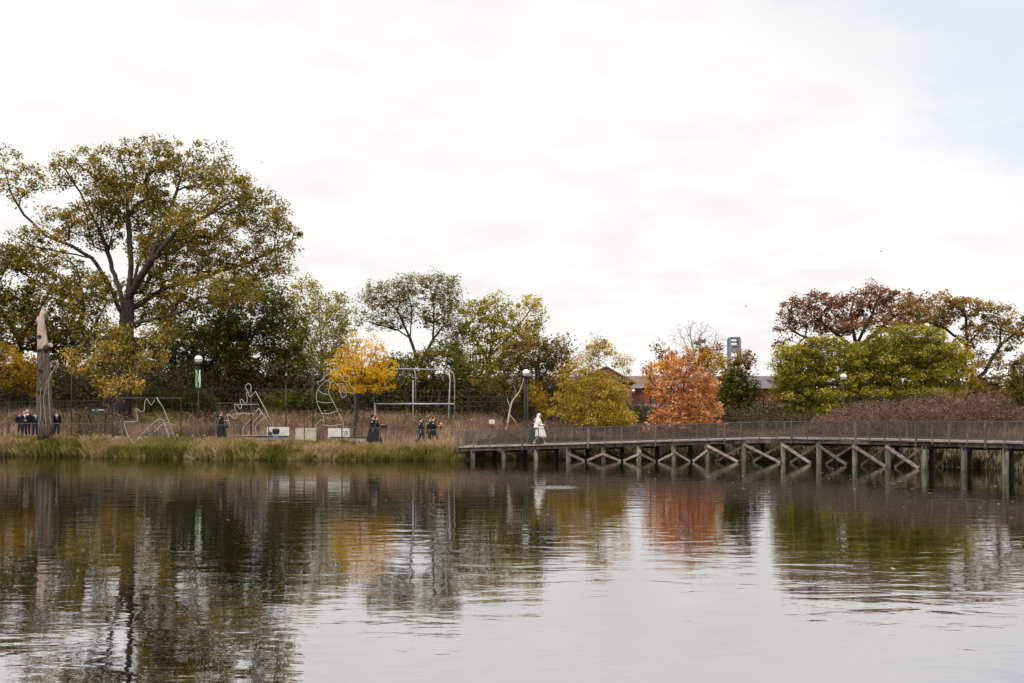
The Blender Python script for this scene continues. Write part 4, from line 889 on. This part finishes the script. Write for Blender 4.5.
# ------------------------------------------------------------ people
def skin(name,verts,edges,radii,mat,parent,root=0,sub=1):
    me=bpy.data.meshes.new(name); me.from_pydata([tuple(v) for v in verts],edges,[]); o=bpy.data.objects.new(name,me); COL.objects.link(o)
    sm=o.modifiers.new('skin','SKIN'); sm.use_smooth_shade=True
    if not me.skin_vertices: me.attributes  # layer is created with the modifier
    for i,r in enumerate(radii):
        s_=me.skin_vertices[0].data[i]; s_.radius=(r,r) if not isinstance(r,tuple) else r; s_.use_root=(i==root)
    ss=o.modifiers.new('sub','SUBSURF'); ss.levels=sub; ss.render_levels=sub
    dg=bpy.context.evaluated_depsgraph_get(); dg.update(); m2=bpy.data.meshes.new_from_object(o.evaluated_get(dg))
    bpy.data.objects.remove(o); m2.shade_smooth(); m2.materials.clear()
    return link_mesh(name,m2,mat,parent,local=True)
def person(label,loc,rz,H=1.8,legs='stand',arms='down',outfit='suit',hair='hair_brown',cloth='suit',bald=False,group=None,tie=True):
    t=thing('person',label,'person',loc,rz,group); k=H/1.8
    if H<1.5: k=H/1.8
    sit=legs=='sit'; pz=.95
    hipz=.93
    J={}
    if legs=='walk': feet=((.30,.10,.08,.17,.52),(-.34,-.10,.12,-.02,.50))
    elif legs=='stand': feet=((.03,.11,.08,.03,.5),(-.02,-.11,.08,.0,.5))
    V=[Vector((0,0,pz)),Vector((.0,0,1.12)),Vector((-.01,0,1.32)),Vector((-.01,0,1.45)),Vector((0,0,1.54)),Vector((.015,0,1.62)),Vector((.02,0,1.68)),Vector((.015,0,1.755))]
    R=[(.12,.145),(.10,.13),(.11,.155),(.09,.12),(.06,.06),(.078,.07),(.108,.092),(.07,.065)]
    E=[(0,1),(1,2),(2,3),(3,4),(4,5),(5,6),(6,7)]
    def add(p,r,par): V.append(Vector(p)); R.append(r); E.append((par,len(V)-1)); return len(V)-1
    add((.125,0,1.655),(.016,.014),6)   # nose
    armpts={}
    for s_ in(1,-1):
        sh=add((-.01,s_*.19,1.42),.06,3)
        if arms=='down': el=(-.06,s_*.25,1.14); wr=(.04,s_*.25,.90); dr=Vector((.1,0,-1))
        elif arms=='hold': el=(-.02,s_*.24,1.15); wr=(.24,s_*.07,1.12); dr=Vector((.7,-s_*.7,.05))
        elif arms=='swing': el=(-.02+s_*.12,s_*.24,1.15); wr=(.06+s_*.24,s_*.22,.95); dr=Vector((.4*s_,0,-.9))
        elif arms=='reach': el=(.05,s_*.24,1.16); wr=(.30,s_*.15,1.17); dr=Vector((1,0,.1))
        elif arms=='lap': el=(-.02,s_*.22,1.15); wr=(.2,s_*.08,1.02); dr=Vector((.9,-s_*.3,-.3))
        e=add(el,.046,sh); w=add(wr,.03,e); dr=dr.normalized()
        wv=Vector(wr); pm=add(wv+dr*.07,(.028,.034),w); pl=Vector((0,1,0)) if abs(dr.y)<.6 else Vector((0,0,1))
        pl=(pl-dr*pl.dot(dr)).normalized()
        for q,(o_,l_) in enumerate(((-.028,.065),(-.009,.078),(.01,.072),(.028,.055))):
            f1=add(wv+dr*(.09+.5*l_)+pl*o_,.009,pm); add(wv+dr*(.09+l_*.95)+pl*o_+Vector((0,0,-.015)),.008,f1)
        th=add(wv+dr*.06+pl*(-.05)+Vector((.01,0,0)),.011,pm); add(wv+dr*.10+pl*(-.06)+Vector((.012,0,0)),.009,th)
        armpts[s_]=(Vector(el),wv)
    legp=[]
    for i,s_ in enumerate((1,-1)):
        hp=add((0,s_*.095,hipz-.04),.085,0)
        if sit: kn=(.42,s_*.11,.90); an=(.44,s_*.11,.50); to=(.60,s_*.12,.46)
        else:
            fx,fy,fz,kx,kz=feet[i]; kn=(kx,fy,kz); an=(fx,fy,fz); to=(fx+.16,fy*1.1,fz-.045)
        a=add(kn,.058,hp); b=add(an,.04,a); c=add(to,(.03,.04),b); legp.append((Vector((0,s_*.095,hipz-.04)),Vector(kn),Vector(an),Vector(to)))
    V=[v*k for v in V]; R=[tuple(x*k for x in (r if isinstance(r,tuple) else (r,r))) for r in R]
    body=skin('body',V,E,R,M['skin'],t)
    def chain(name,pts,rad,mat,edges=None):
        if edges is None: edges=[(i,i+1) for i in range(len(pts)-1)]
        return skin(name,[Vector(p)*k for p in pts],edges,[tuple(x*k for x in (r if isinstance(r,tuple) else (r,r))) for r in rad],mat,t)
    eyes=MB()
    for s_ in(-1,1): eyes.sphere(Vector((.108,s_*.032,1.69))*k,.011*k,8,6)
    eyes.build('eyes',M['hair_dark'],t,local=True)
    # hair
    h=MB()
    if bald:
        h.sphere(Vector((-.035,0,1.66))*k,.098*k,14,10,(.85,1,.8)); h.build('hair',M['hair_grey'],t,True,local=True)
    elif hair!='none':
        h.sphere(Vector((-.02,0,1.715))*k,.112*k,14,10,(1.0,.95,.85))
        if outfit in('gown','bride','robe'): h.sphere(Vector((-.07,0,1.62))*k,.09*k,12,8,(.8,1,1.3))
        h.build('hair',M[hair],t,True,local=True)
    # sleeves+jacket
    top=[(0,0,.95),(0,0,1.12),(-.01,0,1.32),(-.01,0,1.45),(0,0,1.50)]; tr=[(.175,.205),(.155,.185),(.16,.215),(.14,.18),(.075,.085)]; te=[(0,1),(1,2),(2,3),(3,4)]
    for s_ in(1,-1):
        el,wv=armpts[s_]; i=len(top); top+=[(-.01,s_*.20,1.425),tuple(el),tuple(wv)]; tr+=[.098,.075,.056]; te+=[(3,i),(i,i+1),(i+1,i+2)]
    cm=M[cloth]
    if outfit in('suit','casual'):
        i=len(top)
        if not sit: top.append((0,0,.80)); tr.append((.15,.185)); te.append((0,i))
        chain('jacket',top,tr,cm,te)
        for (a,b,c,d_) in legp:
            chain('trouser_leg',[a+Vector((0,0,.03)),b,c+Vector((0,0,.03))],[.108,.078,.062],M['jeans'] if outfit=='casual' else cm)
            chain('shoe',[c+Vector((-.05,0,-.04)),c+Vector((.02,0,-.03)),d_],[.045,.05,.04],M['shoe'] if outfit!='casual' else M['white'])
        if tie:
            m=MB(); m.add([Vector(v)*k for v in((.128,-.07,1.47),(.128,.07,1.47),(.165,.0,1.16),(.09,-.05,1.52),(.09,.05,1.52))],[(0,2,1),(0,1,4,3)]); o=m.build('shirt',M['shirt'],t,local=True); o.modifiers.new('s','SOLIDIFY').thickness=.015
            m=MB(); m.add([Vector(v)*k for v in((.146,-.018,1.46),(.146,.018,1.46),(.172,.03,1.22),(.174,0,1.17),(.172,-.03,1.22))],[(0,4,3,2,1)]); o=m.build('tie',M['tie'],t,local=True); o.modifiers.new('s','SOLIDIFY').thickness=.012
    else:
        chain('bodice',top,tr,M['white'] if outfit=='bride' else cm,te)
        # skirt loft with folds
        m=MB(); n=28; rows=10; V2=[];F2=[]
        z1=1.20; z0=.42 if outfit=='bride' else .03; base=.25 if outfit=='bride' else (.42 if outfit=='gown' else .30)
        for i in range(rows+1):
            u=i/rows; z=z1+(z0-z1)*u; r=.15+(base-.15)*u**1.15+.03*min(1,u*5); fx=(.06*u if legs=='walk' else 0)
            for j in range(n):
                a=2*math.pi*j/n; f=1+.10*u*math.sin(a*6+u*2)+.05*u*math.sin(a*3+1)
                V2.append(Vector((fx+r*f*math.cos(a)*(1.15 if outfit!='robe' else .95),r*f*math.sin(a),z+.03*u*math.sin(a*2)))*k)
        for i in range(rows):
            for j in range(n): F2.append((i*n+j,(i+1)*n+j,(i+1)*n+(j+1)%n,i*n+(j+1)%n))
        m.add(V2,F2); o=m.build('skirt',M['white'] if outfit=='bride' else (M['green'] if cloth=='green_skirt' else cm),t,True,local=True); o.modifiers.new('s','SOLIDIFY').thickness=.01
        for (a,b,c,d_) in legp:
            chain('shoe',[c+Vector((-.05,0,-.04)),c+Vector((.02,0,-.03)),d_],[.042,.046,.038],M['white'] if outfit=='bride' else M['shoe'])
        if outfit=='bride':
            m=MB(); V2=[];F2=[]; rows=12; n=9
            for i in range(rows+1):
                u=i/rows; z=1.80-.85*u; 
                for j in range(n):
                    a=math.pi*.5+math.pi*j/(n-1); rr=.115+.12*u
                    V2.append(Vector((-.0-.06*u+rr*math.cos(a)*(1+.3*u),rr*math.sin(a)*1.0,z-.02*abs(j-4)*(1-u) if i else z-.012*abs(j-4)))*k)
            for i in range(rows):
                for j in range(n-1): F2.append((i*n+j,i*n+j+1,(i+1)*n+j+1,(i+1)*n+j))
            m.add(V2,F2); m.sphere(Vector((-.03,0,1.73))*k,.118*k,12,8,(.95,1,.8)); o=m.build('veil',M['veil'],t,True,local=True); o.modifiers.new('s','SOLIDIFY').thickness=.006
    return t
def gpos(px,dd=2.1,D=None,z=None):
    D=D or None
    if D is None:
        D=62.
        for _ in range(8): D=float(shore((px-512)/F*D))+dd
    x=(px-512)/F*D; return (x,D,float(gz(x,D))+.03 if z is None else z)
R_=math.radians
person('bald man in black suit with white shirt standing left of the broken dead trunk',gpos(24.5,2.0),R_(-50),1.84,'stand','hold','suit',bald=True)
person('grey haired man in black suit just behind the bald man',gpos(27.5,2.9),R_(-65),1.9,'stand','down','suit','hair_grey')
person('man in black suit partly hidden behind the broken dead trunk',gpos(35,2.6),R_(-40),1.78,'stand','down','suit','hair_dark')
person('brown haired young man in black suit right of the dead trunk',gpos(56.5,2.0),R_(-60),1.86,'stand','down','suit','hair_brown')
person('person in dark clothes at the back of the group of suited men',gpos(20,3.1),R_(-30),1.74,'stand','down','suit','hair_brown',tie=False)
person('person in long black robe walking right along the path left of the large outline',gpos(221,1.9),R_(-12),1.86,'walk','reach','robe','hair_brown')
pz=W(277,0,64.1); person('child in dark jacket and blue jeans sitting on the low concrete wall',(pz.x,63.8,W(0,437,64).z-.64),R_(-80),1.42,'sit','lap','casual','hair_dark',tie=False)
person('woman in wide black ankle length coat walking right with companion',gpos(373,1.7),R_(-5),1.82,'walk','down','gown','hair_dark')
person('second person in black coat close behind the wide coated woman, holding a dark case',gpos(376.5,2.3),R_(-5),1.76,'stand','reach','robe','hair_brown')
person('man in navy suit walking alone toward the boardwalk',gpos(421,1.9),R_(-10),1.72,'walk','down','suit','hair_dark','navy',tie=False)
person('person in dark green top at the left of the pair holding the bouquet',gpos(430,2.4),R_(-15),1.78,'stand','down','suit','hair_brown','green',tie=False)
person('man in black suit carrying an orange bouquet near the boardwalk start',gpos(433.5,1.9),R_(-5),1.82,'walk','reach','suit','hair_brown',tie=False)
def onboard(px,off):
    lo,hi=0.,20.
    for _ in range(40):
        s=(lo+hi)/2; p=at(s,off)
        if 512+p.x/p.y*F<px: lo=s
        else: hi=s
    return at(s,off)
b1=onboard(539.5,.7); b2=onboard(534.5,1.35)
br=person('bride with white veil and knee length white dress striding right on the boardwalk',(b1.x,b1.y,b1.z+.0),R_(-4),1.84,'walk','hold','bride','hair_dark')
person('bridesmaid in black top and dark green long skirt behind the bride',(b2.x,b2.y,b2.z),R_(-4),1.72,'walk','down','gown','hair_dark','suit')
for ch in [o for o in bpy.data.objects if o.parent and o.parent.get('label','').startswith('bridesmaid') and o.name.startswith('skirt')]:
    ch.data.materials[0]=M['green']
# carried things
gx=gpos(433.5,1.9); c=Vector((gx[0]+.47,gx[1],gx[2]+1.22))
bq=thing('bouquet','round orange and cream bouquet held by the man near the boardwalk start','bouquet',c)
V,Fc,t_=leaf_cloud(np.array([tuple(c+Vector((random.gauss(0,.07),random.gauss(0,.07),random.gauss(0,.06)))) for _ in range(14)]),14,.06,.05,.2,.9,1.,None,np.random.default_rng(3))
link_mesh('flowers',np_mesh('flowers',V,Fc,t_),M['bouquet'],bq)
m=MB(); m.tube([c,c+Vector((-.05,0,-.22))],[.03,.02],8); m.build('stems',M['green'],bq)
gx=gpos(376.5,2.3); c=Vector((gx[0]+.48,gx[1],gx[2]+1.0)); cs_=thing('black_case','small black case carried by the second black coated person','case',c)
m=MB(); m.box(c,(.42,.16,.26)); o=m.build('case_body',M['suit'],cs_); o.modifiers.new('b','BEVEL').width=.02
m=MB(); m.tube([c+Vector((-.08,0,.13)),c+Vector((-.07,0,.18)),c+Vector((.07,0,.18)),c+Vector((.08,0,.13))],.012,6); m.build('handle',M['black_iron'],cs_)
gx=gpos(221,1.9); c=Vector((gx[0]+.32,gx[1]-.15,gx[2]+.86)); bg=thing('shoulder_bag','dark slouchy bag hanging at the hand of the robed walker','bag',c)
m=MB(); m.sphere(c,.16,12,8,(1.3,.5,.85)); m.build('bag_body',M['suit'],bg,True)
m=MB(); m.tube([c+Vector((-.12,0,.08)),c+Vector((-.02,.02,.28)),c+Vector((.12,0,.08))],.012,6); m.build('strap',M['suit'],bg,True)
p=W(269.5,435.6,64.1); bx_=thing('backpack','small dark red backpack on the low wall beside the child','bag',(p.x,64.15,W(0,436.4,64).z+.06))
m=MB(); m.sphere(Vector((p.x,64.15,bx_.location.z+.14)),.14,12,8,(1.1,.8,1)); m.build('bag_body',M['brown_panel'],bx_,True)
m=MB(); m.tube([Vector((p.x-.05,64.03,bx_.location.z+.2)),Vector((p.x,63.98,bx_.location.z+.3)),Vector((p.x+.05,64.03,bx_.location.z+.2))],.012,6); m.build('strap',M['suit'],bx_)

# ------------------------------------------------------------ world, sun, camera
w=bpy.data.worlds.new('World'); sc.world=w; w.use_nodes=True; nt=w.node_tree; L=nt.links; N=nt.nodes.new
bg=nt.nodes['Background']; bg.inputs['Strength'].default_value=.1
SUN_EL=math.radians(38); SUN_AZ=math.radians(215)  # compass from +Y clockwise: behind-left of the camera
sky=N('ShaderNodeTexSky'); sky.sky_type='NISHITA'; sky.sun_disc=False; sky.sun_elevation=SUN_EL; sky.sun_rotation=SUN_AZ
tc=N('ShaderNodeTexCoord'); sep=N('ShaderNodeSeparateXYZ'); L.new(tc.outputs['Generated'],sep.inputs[0])
def math_(op,a,b=None,clamp=False):
    n=N('ShaderNodeMath'); n.operation=op; n.use_clamp=clamp
    for i,v in enumerate((a,b)):
        if v is None: continue
        if hasattr(v,'links') or hasattr(v,'is_linked'): L.new(v,n.inputs[i])
        else: n.inputs[i].default_value=v
    return n.outputs[0]
def maprange(v,a,b,c,d,smooth=True):
    n=N('ShaderNodeMapRange'); n.interpolation_type='SMOOTHSTEP' if smooth else 'LINEAR'; L.new(v,n.inputs[0])
    for i,x in enumerate((a,b,c,d)): n.inputs[i+1].default_value=x
    return n.outputs[0]
zc=math_('MAXIMUM',sep.outputs[2],.04); u=math_('DIVIDE',sep.outputs[0],math_('ADD',zc,.12)); v=math_('DIVIDE',sep.outputs[1],math_('ADD',zc,.12))
cmb=N('ShaderNodeCombineXYZ'); L.new(u,cmb.inputs[0]); L.new(v,cmb.inputs[1])
n1=N('ShaderNodeTexNoise'); n1.inputs['Scale'].default_value=1.3; n1.inputs['Detail'].default_value=7; n1.inputs['Roughness'].default_value=.55; n1.inputs['Distortion'].default_value=.3; L.new(cmb.outputs[0],n1.inputs['Vector'])
n2=N('ShaderNodeTexNoise'); n2.inputs['Scale'].default_value=4.5; n2.inputs['Detail'].default_value=6; L.new(cmb.outputs[0],n2.inputs['Vector'])
# overcast layer: horizon to zenith gain, soft texture
grad=maprange(sep.outputs[2],.42,.85,10.15,33.0,False)
tex=math_('ADD',maprange(n1.outputs[0],.35,.65,.95,1.03),maprange(n2.outputs[0],.3,.7,-.03,.03))
val=math_('MULTIPLY',grad,tex)
cc=N('ShaderNodeVectorMath'); cc.operation='SCALE'; tint=N('ShaderNodeCombineXYZ')
for i,x in enumerate((1.0,.988,.962)): tint.inputs[i].default_value=x
L.new(tint.outputs[0],cc.inputs[0]); L.new(val,cc.inputs['Scale'])
# blue gap: band beyond a plane through the upper right of the view
dp=N('ShaderNodeVectorMath'); dp.operation='DOT_PRODUCT'; dp.inputs[1].default_value=(.46,-.42,.78); L.new(tc.outputs['Generated'],dp.inputs[0])
s1=math_('ADD',dp.outputs['Value'],math_('ADD',maprange(n2.outputs[0],.3,.7,-.035,.035,False),maprange(n1.outputs[0],.3,.7,-.05,.05,False)))
gapm=math_('MULTIPLY',maprange(s1,-.03,.09,0,.8),maprange(s1,.10,.34,1,0))
bl=N('ShaderNodeVectorMath'); bl.operation='SCALE'; L.new(sky.outputs[0],bl.inputs[0]); bl.inputs['Scale'].default_value=.22
pale=N('ShaderNodeVectorMath'); pale.operation='ADD'; pale.inputs[1].default_value=(6.6,7.1,8.1); L.new(bl.outputs[0],pale.inputs[0])
mix=N('ShaderNodeMix'); mix.data_type='RGBA'; L.new(gapm,mix.inputs['Factor']); L.new(cc.outputs[0],mix.inputs['A']); L.new(pale.outputs[0],mix.inputs['B'])
L.new(mix.outputs['Result'],bg.inputs['Color'])
sl=bpy.data.lights.new('Sun','SUN'); sl.energy=1.0; sl.angle=math.radians(14); sl.color=(1,.93,.84); so=bpy.data.objects.new('sun',sl); COL.objects.link(so)
sd=Vector((math.sin(SUN_AZ)*math.cos(SUN_EL),math.cos(SUN_AZ)*math.cos(SUN_EL),math.sin(SUN_EL)))
so.rotation_euler=sd.to_track_quat('Z','Y').to_euler(); so.location=sd*50
cam=bpy.data.cameras.new('Camera'); co=bpy.data.objects.new('camera',cam); COL.objects.link(co); sc.camera=co
co.location=(0,0,CH); co.rotation_euler=(math.pi/2,0,0); cam.lens=35; cam.sensor_width=36; cam.shift_y=(HY-341.5)/1024; cam.clip_end=4000
vs=sc.view_settings; vs.view_transform='Standard'; vs.look='None'; vs.exposure=0; vs.gamma=1; vs.use_curve_mapping=False
sc.cycles.use_denoising=True; sc.cycles.max_bounces=6; sc.cycles.diffuse_bounces=3; sc.cycles.glossy_bounces=3; sc.cycles.transmission_bounces=4; sc.cycles.caustics_reflective=False
